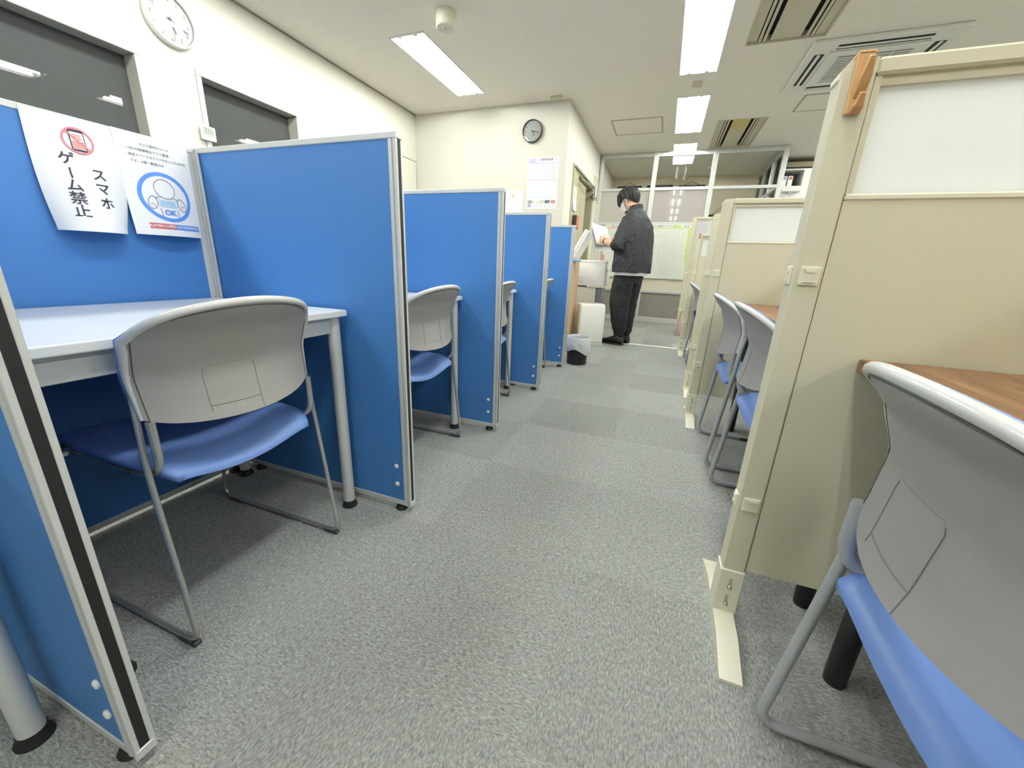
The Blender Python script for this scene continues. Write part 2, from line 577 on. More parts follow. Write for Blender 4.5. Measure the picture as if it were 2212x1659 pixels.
# ---------------------------------------------------------------- glazed office partition
t = thing('wall_partition', 'glazed aluminium office partition with cream panels and posters', 'partition', (0, YG, 0), kind='structure')
x0p, x1p = XS + 0.01, 1.45
mul = [x0p + 0.025, -0.365, 0.50, x1p - 0.03]
fr = MB()
fr.box(x0p, x1p, -0.03, 0.03, ZC - 0.065, ZC - 0.002, 0.003)
fr.box(x0p, x1p, -0.03, 0.03, 2.125, 2.17, 0.003)
fr.box(x0p, x1p, -0.032, 0.032, 1.595, 1.645, 0.003)
fr.box(x0p, x1p, -0.032, 0.032, 0.505, 0.55, 0.003)
fr.box(x0p, x1p, -0.032, 0.032, 0.0, 0.085, 0.003)
fr.build('rail_frame', m_aluw, t)
for xm, hw in zip(mul, (0.025, 0.035, 0.035, 0.03)):
    MB().box(xm - hw, xm + hw, -0.04, 0.04, 0, ZC - 0.002, 0.003).build('mullion', m_aluw, t)
m_panelgrey = mat('warm_grey_panel', (182, 176, 171), 0.015, 0, 0.5)
m_cream = mat('cream_panel', (226, 220, 200), 0.35)
m_darkglass = mat('smoked_glass', (150, 146, 140), 0.04, 0, 0.6)
for i in range(3):
    a, b_ = mul[i] + 0.02, mul[i + 1] - 0.02
    MB().box(a, b_, -0.004, 0.004, 2.16, ZC - 0.06).build('glass_pane', m_thinglass, t)
    MB().box(a, b_, -0.012, 0.012, 0.545, 1.60).build('lower_panel', m_cream, t)
    MB().box(a, b_, -0.006, 0.006, 0.08, 0.51).build('bottom_glass', m_darkglass, t)
    if i < 2:
        MB().box(a, b_, -0.008, 0.008, 1.64, 2.13).build('middle_panel', m_panelgrey if i == 1 else mat('pale_grey_panel', (196, 192, 184), 0.08, 0, 0.5), t)
    else:
        MB().box(a, b_, -0.004, 0.004, 1.64, 2.13).build('glass_pane', m_glass, t)
# return of the partition running away from the aisle
t2 = thing('wall_partition_return', 'aluminium framed glass screen closing the right side of the office', 'partition', (x1p - 0.03, YG, 0), kind='structure')
fr = MB()
for z0, z1 in ((ZC - 0.065, ZC - 0.002), (2.125, 2.17), (0.505, 0.55), (0, 0.085)):
    fr.box(-0.03, 0.03, 0.04, YO - YG, z0, z1, 0.003)
fr.build('rail_frame', m_aluw, t2)
for yy in (0.62, 1.24):
    MB().box(-0.03, 0.03, yy, yy + 0.05, 0, ZC - 0.002, 0.003).build('mullion', m_aluw, t2)
MB().box(-0.004, 0.004, 0.04, YO - YG, 2.16, ZC - 0.06).build('glass_pane', m_thinglass, t2)
MB().box(-0.004, 0.004, 0.04, YO - YG, 0.55, 2.13).build('glass_pane', m_thinglass, t2)
MB().box(-0.01, 0.01, 0.04, YO - YG, 0.08, 0.51).build('lower_panel', m_cream, t2)

# ---------------------------------------------------------------- ceiling lights


def make_fixture():
    L = 1.2; W = 0.32; hw, hl = W / 2, L / 2
    t = thing('ceiling_light', '', 'ceiling light')
    b = MB()
    d = 0.055
    b.quad([(-hw + .05, -hl, d), (hw - .05, -hl, d), (hw - .05, hl, d), (-hw + .05, hl, d)])
    b.quad([(-hw, -hl, 0), (-hw, hl, 0), (-hw + .05, hl, d), (-hw + .05, -hl, d)])
    b.quad([(hw, -hl, 0), (hw, hl, 0), (hw - .05, hl, d), (hw - .05, -hl, d)])
    for s in (-1, 1):
        b.quad([(-hw, s * hl, 0), (hw, s * hl, 0), (hw - .05, s * hl, d), (-hw + .05, s * hl, d)])
    b.prism([(-0.035, d), (0.035, d), (0.012, 0.026), (-0.012, 0.026)], 'y', -hl, hl)
    b.build('reflector', m_reflector, t)
    fr_ = MB(); e = 0.014
    for (a0, a1, b0, b1) in ((-hw - e, -hw, -hl - e, hl + e), (hw, hw + e, -hl - e, hl + e), (-hw, hw, -hl - e, -hl), (-hw, hw, hl, hl + e)):
        fr_.box(a0, a1, b0, b1, -0.006, 0.001)
    fr_.build('rim', m_white, t)
    for s in (-1, 1):
        MB().tube([(s * 0.075, -hl + 0.025, 0.010), (s * 0.075, hl - 0.025, 0.010)], 0.014, 6).build('tube', m_tube, t, True)
        for e_ in (-1, 1):
            MB().box(s * 0.075 - 0.018, s * 0.075 + 0.018, e_ * (hl - 0.013) - 0.012, e_ * (hl - 0.013) + 0.012, -0.006, 0.035, 0.003).build('lamp_holder', m_white, t)
    return t


fx_labels = [
    'recessed twin-tube ceiling light above the blue booths, near the cylinder lamp',
    'unseen twin-tube ceiling light added for lighting above the blue booths, beyond the top of the photo',
    'recessed twin-tube ceiling light above the nearest blue booths, out of the photo',
    'recessed twin-tube ceiling light over the booths behind the camera',
    'largest recessed twin-tube ceiling light over the aisle, cut by the top of the photo',
    'second recessed twin-tube ceiling light down the aisle, beyond the beige ceiling plate',
    'farthest recessed twin-tube ceiling light, crossing the top of the glazed partition',
    'recessed twin-tube aisle light over the second booth, above the photo',
    'recessed twin-tube aisle light above the camera',
    'recessed twin-tube aisle light behind the camera',
    'unseen twin-tube light added to brighten the office, over the right half beside the tall cabinet',
    'recessed twin-tube light over the right half of the room, level with the glazed partition front',
    'recessed twin-tube light over the right half of the room, beyond the air conditioner',
    'recessed twin-tube light over the right half of the room, behind the frosted window',
    'recessed twin-tube light over the right half of the room, level with the camera',
    'recessed twin-tube light over the right half of the room, behind the camera',
]
proto = None
for i, (fa, fb, fc, fd) in enumerate(fixtures):
    if proto is None:
        proto = make_fixture(); o = proto
    else:
        o = copy_tree(proto)
    o.location = ((fa + fb) / 2, (fc + fd) / 2, ZC)
    o['label'] = fx_labels[i]
    o['category'] = 'ceiling light'; o['group'] = 'recessed tube lights in the ceiling'

# ---------------------------------------------------------------- air vents, cassette, hatches, small ceiling things
m_ventc = mat('vent_beige', (204, 198, 178), 0.6, var=(3, 0.06))
m_slot = mat('vent_slot_dark', (30, 27, 25), 0.8)


def vent(x0, x1, y0, y1, label, stain):
    t = thing('ceiling_vent', label, 'air vent', ((x0 + x1) / 2, (y0 + y1) / 2, ZC), group='slotted vents in the ceiling')
    hx, hy = (x1 - x0) / 2, (y1 - y0) / 2
    fr_ = MB(); d = 0.05
    fr_.quad([(-hx, -hy, 0), (-hx, hy, 0), (-hx, hy, d), (-hx, -hy, d)])
    fr_.quad([(hx, -hy, 0), (hx, hy, 0), (hx, hy, d), (hx, -hy, d)])
    fr_.quad([(-hx, -hy, 0), (hx, -hy, 0), (hx, -hy, d), (-hx, -hy, d)])
    fr_.quad([(-hx, hy, 0), (hx, hy, 0), (hx, hy, d), (-hx, hy, d)])
    e = 0.012
    for (a0, a1, b0, b1) in ((-hx - e, -hx, -hy - e, hy + e), (hx, hx + e, -hy - e, hy + e), (-hx, hx, -hy - e, -hy), (-hx, hx, hy, hy + e)):
        fr_.box(a0, a1, b0, b1, -0.004, 0.001)
    fr_.build('vent_frame', m_ventc, t)
    MB().box(-hx, hx, -hy, hy, d, d + 0.01).build('dark_plenum', m_slot, t)
    MB().box(-hx + 0.165, hx - 0.165, -hy, hy, 0.010, 0.024, 0.003).build('center_panel', stain or m_ventc, t)
    for s in (-1, 1):
        MB().box(s * (hx - 0.035) - 0.035, s * (hx - 0.035) + 0.035, -hy, hy, 0.012, 0.02, 0.002).build('edge_plate', m_ventc, t)
        for k in (0.088, 0.122):
            MB().box(s * (hx - k) - 0.011, s * (hx - k) + 0.011, -hy, hy, 0.006, 0.016, 0.003).build('slat', m_ventc, t)
    return t


def stain_mat():
    m = bpy.data.materials.new('stained_vent_panel'); m.use_nodes = True
    nt = m.node_tree; N = nt.nodes; L = nt.links; b = N['Principled BSDF']; b.inputs['Roughness'].default_value = 0.6
    tc = N.new('ShaderNodeTexCoord')
    mp = N.new('ShaderNodeMapping'); mp.inputs['Location'].default_value = (0.0, 0.42, 0); L.new(tc.outputs['Object'], mp.inputs[0])
    ln = N.new('ShaderNodeVectorMath'); ln.operation = 'LENGTH'; L.new(mp.outputs[0], ln.inputs[0])
    r = N.new('ShaderNodeValToRGB'); L.new(ln.outputs['Value'], r.inputs[0])
    r.color_ramp.elements[0].position = 0.12; r.color_ramp.elements[0].color = lin((206, 190, 120)) + [1]
    r.color_ramp.elements[1].position = 0.34; r.color_ramp.elements[1].color = lin((206, 199, 178)) + [1]
    L.new(r.outputs[0], b.inputs['Base Color'])
    return m


vent(*vents[0], 'large slotted ceiling vent at the top edge of the photo', None)
vent(*vents[1], 'slotted ceiling vent with a yellow stain above the glazed partition', stain_mat())

# air-conditioner cassette
t = thing('air_conditioner', 'white four-way ceiling air-conditioner cassette behind the near beige partition', 'air conditioner', (1.36, 4.845, ZC))
hs = 0.49
m_acw = mat('ac_white', (232, 232, 226), 0.4)
b = MB().box(-hs, hs, -hs, hs, -0.028, -0.0005, 0.006)
b.build('cover', m_acw, t)
MB().box(-0.33, 0.33, -0.33, 0.33, -0.040, -0.026, 0.006).build('center_frame', m_acw, t)
g = MB().box(-0.25, 0.25, -0.25, 0.25, -0.0415, -0.039)
g.build('grille_back', m_slot, t)
g = MB()
for k in range(17):
    yy = -0.25 + 0.5 * (k + 0.5) / 17
    g.box(-0.25, 0.25, yy - 0.009, yy + 0.003, -0.047, -0.041)
for k in range(5):
    xx = -0.25 + 0.5 * k / 4
    g.box(xx - 0.004, xx + 0.004, -0.25, 0.25, -0.0475, -0.041)
g.build('grille', m_acw, t)
for k in range(4):
    R_ = Matrix.Rotation(k * PI / 2, 4, 'Z')
    MB().box(-0.30, 0.30, 0.36, 0.43, -0.0305, -0.027, mtx=R_).build('air_slot', m_slot, t)
    MB().box(-0.30, 0.30, 0.385, 0.41, -0.036, -0.029, 0.003, mtx=R_).build('louver', m_acw, t)


def hatch(x0, x1, y0, y1, label):
    t = thing('ceiling_hatch', label, 'hatch', ((x0 + x1) / 2, (y0 + y1) / 2, ZC), group='access hatches in the ceiling')
    hx, hy = (x1 - x0) / 2, (y1 - y0) / 2; e = 0.018
    b = MB()
    for (a0, a1, b0, b1) in ((-hx, -hx + e, -hy, hy), (hx - e, hx, -hy, hy), (-hx + e, hx - e, -hy, -hy + e), (-hx + e, hx - e, hy - e, hy)):
        b.box(a0, a1, b0, b1, -0.006, -0.0005)
    b.build('hatch_frame', mat('hatch_frame_grey', (178, 172, 156), 0.5), t)
    MB().box(-hx + e, hx - e, -hy + e, hy - e, -0.004, -0.0005).build('hatch_cover', m_ceil, t)


hatch(-0.902, -0.275, 5.77, 6.37, 'square access hatch in the ceiling left of the aisle lights')
hatch(1.12, 1.70, 5.48, 5.96, 'square access hatch in the ceiling beyond the air conditioner')

t = thing('emergency_lamp', 'cream cylinder emergency lamp hanging under the ceiling', 'lamp', (-1.815, 3.195, ZC))
MB().lathe([(0.076, 0), (0.076, -0.10), (0.070, -0.107), (0.001, -0.107)], 32, cap=False).build('housing', mat('cream_plastic', (226, 221, 202), 0.45), t, 40)
MB().sphere((0, 0, -0.106), 0.012, 12, 8, (1, 1, 0.6)).build('lens', m_chrome, t, True)
MB().sphere((0.03, 0.01, -0.107), 0.005, 8, 6, (1, 1, 0.6)).build('indicator', m_chrome, t, True)
m_plate = mat('beige_plate', (206, 200, 172), 0.5)
tag(MB().box(-1.455, -1.32, 4.86, 4.915, ZC - 0.02, ZC - 0.0005, 0.004).build('cover_plate', m_plate),
    'small beige cover plate on the ceiling next to the corner above the round black clock', 'cover plate')
tag(MB().box(0.005, 0.095, 4.87, 5.02, ZC - 0.006, ZC - 0.0005, 0.002).build('cover_plate', m_plate),
    'beige blank plate on the ceiling between two aisle lights', 'cover plate')
t = thing('smoke_detector', 'small white smoke detector on the office ceiling behind the glass', 'smoke detector', (0.54, 8.45, ZC))
MB().lathe([(0.055, 0), (0.055, -0.02), (0.04, -0.035), (0.001, -0.04)], 20, cap=False).build('detector_base', m_white, t, 40)
MB().lathe([(0.016, -0.039), (0.012, -0.05), (0.001, -0.052)], 14, cap=False).build('sensor_head', m_white, t, 40)


# ================================================================ writing and pictures
def plane_x(px, y_right, z_top, out=+1):
    """paper on a wall facing +X; x runs to -Y... as seen from +X the text runs towards +Y"""
    return lambda off: (lambda x, y: (px + out * off, y_right + x, z_top + y))


# ---------------------------------------------------------------- clocks
def clock(name, label, loc, r, facing, m_rim, m_num, rim_w, hour, minute, sec):
    t = thing(name, label, 'clock', loc)
    if facing == 'x':
        t.rotation_euler = (PI / 2, 0, PI / 2)
    else:
        t.rotation_euler = (PI / 2, 0, 0)
    MB().lathe([(r * 0.9, 0.0), (r, 0.006), (r, 0.032), (r - rim_w * 0.4, 0.040), (r - rim_w, 0.036), (r - rim_w - 0.002, 0.016)], 56, cap=False).build('rim', m_rim, t, 40)
    MB().lathe([(r - rim_w, 0.012), (r - rim_w, 0.017)], 48).build('dial', mat('dial_white', (242, 243, 240), 0.5), t)
    num = MB()
    for h in range(1, 13):
        a = PI / 2 - h * PI / 6
        rr = (r - rim_w) * 0.80
        text_mb(num, str(h), r * 0.21, lambda x, y: (x, y, 0.0185), rr * math.cos(a), rr * math.sin(a))
    num.build('numerals', m_num, t)

    def hand(nm, ang, ln, wd, z, m):
        a = PI / 2 - ang
        R_ = Matrix.Rotation(a, 4, 'Z')
        MB().box(-ln * 0.18, ln, -wd / 2, wd / 2, z, z + 0.0015, mtx=R_).build(nm, m, t)
    hand('hour_hand', (hour % 12 + minute / 60) * PI / 6, r * 0.48, r * 0.055, 0.021, m_num)
    hand('minute_hand', minute * PI / 30, r * 0.72, r * 0.035, 0.024, m_num)
    hand('second_hand', sec * PI / 30, r * 0.74, r * 0.012, 0.027, m_num)
    MB().lathe([(r * 0.05, 0.017), (r * 0.05, 0.03)], 16).build('hub', m_num, t)
    MB().lathe([(r - rim_w, 0.0335), (r - rim_w, 0.035)], 48).build('cover_glass', m_glass, t)
    return t


clock('wall_clock', 'large round wall clock with white rim high between the two dark windows', (XL + 0.001, 2.135, 2.325), 0.152, 'x',
      m_white, mat('numeral_grey', (105, 105, 125), 0.5), 0.014, 5, 18, 29)
clock('wall_clock', 'small round wall clock with black rim on the back wall above the timetable', (-1.68, YB - 0.001, 2.387), 0.121, 'y',
      mat('dark_rim', (62, 58, 60), 0.35), mat('numeral_dark', (95, 92, 95), 0.5), 0.010, 5, 17, 17)

# thermometer box at the lower left corner of the second window
t = thing('thermo_hygrometer', 'small white digital thermometer on the sill corner of the right dark window', 'thermometer', (XL + 0.014, 2.262, 1.655))
MB().box(0, 0.022, -0.05, 0.05, 0, 0.095, 0.006, 2).build('case', m_white, t)
MB().box(0.0205, 0.0235, -0.038, 0.038, 0.03, 0.083, 0.001).build('screen', mat('lcd_grey', (160, 168, 156), 0.25), t)
s = MB()
for k, yy in enumerate((-0.026, -0.008, 0.012)):
    s.box(0.0237, 0.0239, yy - 0.006, yy + 0.006, 0.075, 0.078); s.box(0.0237, 0.0239, yy - 0.006, yy + 0.006, 0.056, 0.059)
    s.box(0.0237, 0.0239, yy + 0.004, yy + 0.007, 0.04, 0.078)
s.build('digit_segments', mat('lcd_dark', (96, 104, 96), 0.4), t)

# ---------------------------------------------------------------- the two notices on the first booth's back panel
PX = -1.5435         # face of the blue back panel


def curl_map(y0, wdt, z_top, theta_max, shift, lift=0.001):
    """paper hanging from its top edge; towards the bottom it rolls into a bulge"""
    def fn(off):
        def f(x, y):
            # x: 0..wdt from left, y: 0 (top) .. -h
            v = min(1.0, max(0.0, -y / 0.28))
            th = max(1e-3, theta_max * v ** 1.35)
            Rr = (wdt / 2) / th
            a = (x / wdt * 2 - 1) * th
            yy = Rr * math.sin(a); dd = Rr * (math.cos(a) - math.cos(th))
            px = PX + lift + 0.012 * v ** 2 + dd + off * math.cos(a)
            py = y0 + wdt / 2 + shift * v ** 1.35 + yy + off * math.sin(a)
            return (px, py, z_top + y)
        return f
    return fn


WP, HP = 0.196, 0.288
pm = curl_map(0.607, WP, 1.196, 1.22, -0.016)
t = thing('paper_notice', 'white notice banning phones and games, left of the two on the blue booth panel', 'notice', (0, 0, 0))
MB().grid(lambda u, v: pm(0)(u * WP, -v * HP), 24, 16).build('sheet', m_paper, t, True)
m_red = mat('print_red', (226, 128, 138), 0.7)
m_redl = mat('print_light_red', (240, 150, 140), 0.7)
m_blk = mat('print_navy', (44, 46, 62), 0.7)
m_scr = mat('print_pale', (226, 224, 224), 0.7)
f3 = pm(0.0012); f4 = pm(0.0018); f5 = pm(0.0024)
s = MB()
ix, iy = 0.097, -0.056
rect_uv(s, f3, ix - 0.0155, ix + 0.0155, iy - 0.026, iy + 0.026, 4, 4); s.build('phone_icon', m_blk, t)
s = MB(); rect_uv(s, f4, ix - 0.0135, ix + 0.0135, iy - 0.022, iy + 0.021, 4, 4); s.build('phone_screen', m_scr, t)
s = MB()
for r_ in range(3):
    for c_ in range(3):
        rect_uv(s, f5, ix - 0.0125 + c_ * 0.0085, ix - 0.0125 + c_ * 0.0085 + 0.0075, iy - 0.020 + r_ * 0.0065, iy - 0.020 + r_ * 0.0065 + 0.0055)
for yy_, wd_ in ((0.014, 0.018), (0.009, 0.014), (0.004, 0.019)):
    rect_uv(s, f5, ix - wd_ / 2, ix + wd_ / 2, iy + yy_ - 0.0012, iy + yy_ + 0.0012, 4, 1)
s.build('keypad_print', m_redl, t)
s = MB(); f6 = pm(0.003)
ring_uv(s, f6, ix, iy, 0.0285, 0.0325, 44)
stroke_uv(s, f6, [(ix - 0.021, iy + 0.020), (ix, iy), (ix + 0.021, iy - 0.020)], 0.0036)
s.build('prohibition_ring', m_red, t)
s = MB()
for ch, yy in zip('ゲ|ム禁止', (-0.107, -0.141, -0.174, -0.206, -0.239)):
    if ch == '|':
        stroke_uv(s, f3, [(0.064, yy + 0.013), (0.0635, yy), (0.0645, yy - 0.013)], 0.0035)
    else:
        text_mb(s, ch, 0.034, f3, 0.064, yy, bold=0.0004)
s.build('printed_text', m_ink, t)
s = MB()
for ch, yy in zip('スマホ', (-0.138, -0.174, -0.212)):
    text_mb(s, ch, 0.034, f3, 0.122, yy, bold=0.0004)
s.build('printed_text', m_ink, t)

pm = curl_map(0.785, WP, 1.200, 0.55, -0.004, 0.003)
f3 = pm(0.0010); f4 = pm(0.0016); f5 = pm(0.0022)
t = thing('paper_notice', 'white notice about masks with a blue ring, right of the two on the booth panel', 'notice', (0, 0, 0))
MB().grid(lambda u, v: pm(0)(u * WP, -v * HP), 24, 16).build('sheet', m_paper, t, True)
s = MB()
for line, yy, sz, al, xx in (('マスク着用のルール', -0.030, 0.0086, 'CENTER', 0.100), ('・1対1の指導時はマスク着用', -0.046, 0.0088, 'LEFT', 0.020),
                             ('・自習スペースはマスクを外しても大丈夫', -0.062, 0.0084, 'LEFT', 0.020), ('です。※第一教室のみ', -0.079, 0.0088, 'LEFT', 0.030)):
    text_mb(s, line, sz * 1.02, f3, xx, yy, al)
s.build('printed_text', m_ink, t)
m_ring = mat('print_blue', (92, 148, 228), 0.7)
cx, cy = 0.100, -0.172
s = MB(); ring_uv(s, f3, cx, cy, 0.062, 0.0725, 52)
text_mb(s, 'OK', 0.0215, f4, cx, cy - 0.046, bold=0.0009)
s.build('blue_ring', m_ring, t)
s = MB(); lw = 0.0016


def ell(cx_, cy_, rx_, ry_, rot=0, a0=0, a1=2 * PI, n=30):
    out = []
    for k in range(n + 1):
        a = a0 + (a1 - a0) * k / n
        x, y = rx_ * math.cos(a), ry_ * math.sin(a)
        out.append((cx_ + x * math.cos(rot) - y * math.sin(rot), cy_ + x * math.sin(rot) + y * math.cos(rot)))
    return out


stroke_uv(s, f4, ell(cx, cy + 0.024, 0.028, 0.028), lw)
for sgn in (-1, 1):
    stroke_uv(s, f4, ell(cx + sgn * 0.040, cy - 0.019, 0.0115, 0.019, sgn * 0.25), lw)
    stroke_uv(s, f4, [(cx + sgn * 0.036, cy - 0.028), (cx + sgn * 0.041, cy - 0.021), (cx + sgn * 0.046, cy - 0.024)], lw)
    stroke_uv(s, f4, [(cx + sgn * 0.016, cy + 0.0005), (cx + sgn * 0.026, cy - 0.002), (cx + sgn * 0.031, cy - 0.007)], lw)
    stroke_uv(s, f4, [(cx + sgn * 0.024, cy - 0.034), (cx + sgn * 0.022, cy - 0.058)], lw)
s.build('figure_outline', mat('print_mauve', (134, 122, 148), 0.7), t)
s = MB()
rect_uv(s, f4, cx - 0.021, cx + 0.021, cy - 0.029, cy - 0.009, 6, 4); s.build('drawn_mask', mat('print_pale_blue', (186, 214, 234), 0.7), t)
s = MB()
for k in range(3):
    stroke_uv(s, f5, [(cx - 0.018, cy - 0.014 - k * 0.0045), (cx, cy - 0.013 - k * 0.0045), (cx + 0.018, cy - 0.014 - k * 0.0045)], 0.0009)
for sgn in (-1, 1):
    stroke_uv(s, f5, [(cx + sgn * 0.021, cy - 0.010), (cx + sgn * 0.027, cy - 0.007), (cx + sgn * 0.030, cy - 0.014), (cx + sgn * 0.021, cy - 0.027)], 0.0012)
s.build('mask_pleats', mat('print_sky', (140, 186, 222), 0.7), t)
s = MB(); rect_uv(s, f3, 0.036, 0.106, -0.268, -0.252, 6, 1); s.build('red_logo_bar', mat('print_logo_red', (206, 92, 104), 0.7), t)
s = MB(); rect_uv(s, f3, 0.1065, 0.186, -0.268, -0.252, 6, 1); s.build('blue_logo_bar', m_ring, t)
s = MB(); text_mb(s, 'KATEKYO学院', 0.0108, f4, 0.071, -0.260, bold=0.0002); text_mb(s, '岩手県家庭教師協会', 0.0082, f4, 0.1463, -0.260, bold=0.0001)
s.build('logo_text', m_paper, t)

# ---------------------------------------------------------------- timetable and calendar on the back wall


def wallmap_y(xl, zt, yw):
    return lambda off: (lambda x, y: (xl + x, yw - off, zt + y))


pm = wallmap_y(-1.722, 2.110, YB - 0.002)
f2, f3, f4 = pm(0.0012), pm(0.0022), pm(0.0032)
t = thing('station_timetable', 'tall station timetable poster under the round black-rimmed clock', 'poster', (0, 0, 0))
MB().box(-1.722, -1.338, YB - 0.0025, YB - 0.0005, 1.545, 2.110).build('sheet', mat('poster_white', (238, 238, 236), 0.35), t)
s = MB(); rect_uv(s, f2, 0.018, 0.102, -0.052, -0.016); rect_uv(s, f2, 0.016, 0.062, -0.545, -0.508); s.build('purple_label', mat('print_purple', (176, 158, 210), 0.7), t)
s = MB(); text_mb(s, '時刻表', 0.026, f3, 0.06, -0.034); s.build('label_text', m_paper, t)
s = MB(); text_mb(s, '一ノ関駅時刻表', 0.031, f3, 0.207, -0.027)
text_mb(s, '平日', 0.014, f3, 0.345, -0.022); s.build('title_text', m_ink, t)
s = MB(); rect_uv(s, f2, 0.016, 0.37, -0.068, -0.060); rect_uv(s, f2, 0.012, 0.366, -0.385, -0.381); rect_uv(s, f2, 0.012, 0.366, -0.440, -0.436)
s.build('blue_lines', mat('print_line_blue', (170, 196, 224), 0.7), t)
s = MB(); rect_uv(s, f2, 0.014, 0.368, -0.246, -0.240); s.build('red_line', mat('print_line_red', (222, 160, 168), 0.7), t)
s = MB()
for k in range(4):
    x0 = 0.018 + k * 0.088
    rect_uv(s, f2, x0, x0 + 0.079, -0.232, -0.076)
    rect_uv(s, f2, x0, x0 + 0.079, -0.302, -0.256); rect_uv(s, f2, x0, x0 + 0.079, -0.374, -0.310)
rect_uv(s, f2, 0.016, 0.18, -0.43, -0.392); rect_uv(s, f2, 0.19, 0.366, -0.43, -0.392)
s.build('table_shading', mat('print_grey', (224, 226, 228), 0.7), t)
s = MB()
for k in range(4):
    for j in range(7):
        x0 = 0.022 + k * 0.088 + j * 0.0105
        for q in range(8):
            if random.random() < 0.8:
                yy = -0.082 - q * 0.0185
                rect_uv(s, f3, x0, x0 + 0.006, yy - 0.012 * random.random() - 0.003, yy)
for j in range(6):
    for q in range(4):
        rect_uv(s, f3, 0.08 + j * 0.05, 0.08 + j * 0.05 + 0.034, -0.514 - q * 0.008 - 0.0035, -0.514 - q * 0.008)
s.build('departure_figures', mat('print_light_grey', (200, 204, 210), 0.7), t)
for k, c in enumerate(((150, 156, 140), (238, 226, 222), (214, 206, 182), (96, 108, 122), (196, 140, 124))):
    s = MB(); rect_uv(s, f2, 0.016 + k * 0.073, 0.016 + k * 0.073 + 0.063, -0.502, -0.466); s.build('photo_strip', mat('strip_%d' % k, c, 0.6, var=(60, 0.5)), t)

pm = wallmap_y(-2.00, 1.762, YB - 0.002); f2, f3 = pm(0.0012), pm(0.0022)
t = thing('wall_calendar', 'small wall calendar with a colour picture left of the timetable', 'calendar', (0, 0, 0))
MB().box(-2.0, -1.772, YB - 0.0035, YB - 0.0005, 1.40, 1.762).build('sheet', mat('calendar_white', (246, 245, 238), 0.5), t)
s = MB(); rect_uv(s, f2, 0.04, 0.07, -0.118, -0.05); rect_uv(s, f2, 0.125, 0.148, -0.118, -0.045); s.build('picture_blue', mat('print_pic_blue', (128, 158, 216), 0.7), t)
s = MB(); ring_uv(s, f3, 0.098, -0.068, 0.0, 0.019, 16); s.build('picture_tan', mat('print_pic_tan', (224, 190, 150), 0.7), t)
s = MB(); rect_uv(s, f2, 0.072, 0.124, -0.118, -0.088); s.build('picture_brown', mat('print_pic_brown', (142, 112, 112), 0.7), t)
s = MB()
for r_ in range(4):
    for c_ in range(5):
        text_mb(s, str(1 + r_ * 5 + c_), 0.016, f2, 0.045 + c_ * 0.034, -0.155 - r_ * 0.047)
s.build('dates', mat('print_mid_grey', (150, 148, 150), 0.7), t)
s = MB(); rect_uv(s, f2, 0.03, 0.15, -0.125, -0.122); s.build('rule_line', m_red, t)

# door side panel: paper sign, red box
t = thing('door_notice', 'white paper taped to the steel frame of the doorway', 'notice', (XS + 0.014, 5.50, 1.59))
MB().grid(lambda u, v: (0.002 + 0.012 * v * v, -0.08 + 0.19 * u, 0.29 * (1 - v) - 0.05 * u * 0), 4, 6).build('sheet', m_paper, t)
s = MB()
for k in range(7):
    s.box(0.0045 + 0.0, 0.006 + 0.010 * (k / 7) ** 2, -0.055, 0.07, 0.24 - k * 0.03, 0.243 - k * 0.03)
s.build('text_lines', mat('print_line_grey', (170, 170, 180), 0.7), t)
t = thing('red_alarm_box', 'dark box with red printed front hung on the doorway frame above the blue booths', 'box', (XS + 0.012, 5.55, 1.37))
MB().box(0.0, 0.06, -0.07, 0.07, 0, 0.165, 0.008).build('case', mat('dark_case', (70, 56, 54), 0.4), t)
MB().box(0.059, 0.063, -0.055, 0.06, 0.01, 0.15, 0.001).build('red_front', mat('red_front', (214, 104, 96), 0.5, var=(40, 0.35)), t)
for xo, yo, zt in ((0.02, 6.98, 1.92), (0.05, 7.10, 1.90)):  # white dashes built as solids, standing in for reflected light on the cladding
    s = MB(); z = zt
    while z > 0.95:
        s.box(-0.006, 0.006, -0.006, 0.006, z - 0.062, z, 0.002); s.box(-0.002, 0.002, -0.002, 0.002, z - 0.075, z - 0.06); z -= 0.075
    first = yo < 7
    tag(s.build('reflection_streak', mat('streak_white', (244, 244, 230), 0.3), None, False, (XS + xo, yo, 0)),
        ('left' if first else 'right') + ' of two hanging white bead chains between the doorway and the glazed partition', 'reflection streak', 'white reflection streaks')

# ---------------------------------------------------------------- posters on the glazed partition
m_poster = mat('poster_gloss', (232, 236, 226), 0.25)
m_green = mat('print_green', (196, 220, 112), 0.6)
pm = wallmap_y(-0.42, 1.608, YG - 0.046); f2, f3 = pm(0.0015), pm(0.0025)
t = thing('ranking_poster', 'large white ranking poster with a lime green border on the glazed partition', 'poster', (0, 0, 0))
MB().grid(lambda u, v: (-0.42 + 0.75 * u, YG - 0.046 - 0.006 * math.sin(u * 9) * v ** 3, 1.608 - 0.858 * v), 20, 12).build('sheet', m_poster, t, True)
s = MB(); text_mb(s, '私立大難易ランキング', 0.037, f2, 0.305, -0.030); text_mb(s, '河合塾', 0.030, f2, 0.66, -0.030); s.build('title_text', mat('print_dark_grey', (92, 94, 90), 0.7), t)
s = MB(); rect_uv(s, f2, 0.47, 0.58, -0.044, -0.016)
rect_uv(s, f2, 0.02, 0.73, -0.066, -0.056); rect_uv(s, f2, 0.700, 0.728, -0.82, -0.066); rect_uv(s, f2, 0.02, 0.045, -0.82, -0.066)
s.build('green_border', m_green, t)
s = MB()
for k in range(9):
    x0 = 0.07 + k * 0.068
    for q in range(30):
        if random.random() < 0.75:
            rect_uv(s, f2, x0, x0 + 0.012 + 0.035 * random.random(), -0.10 - q * 0.0235 - 0.007, -0.10 - q * 0.0235)
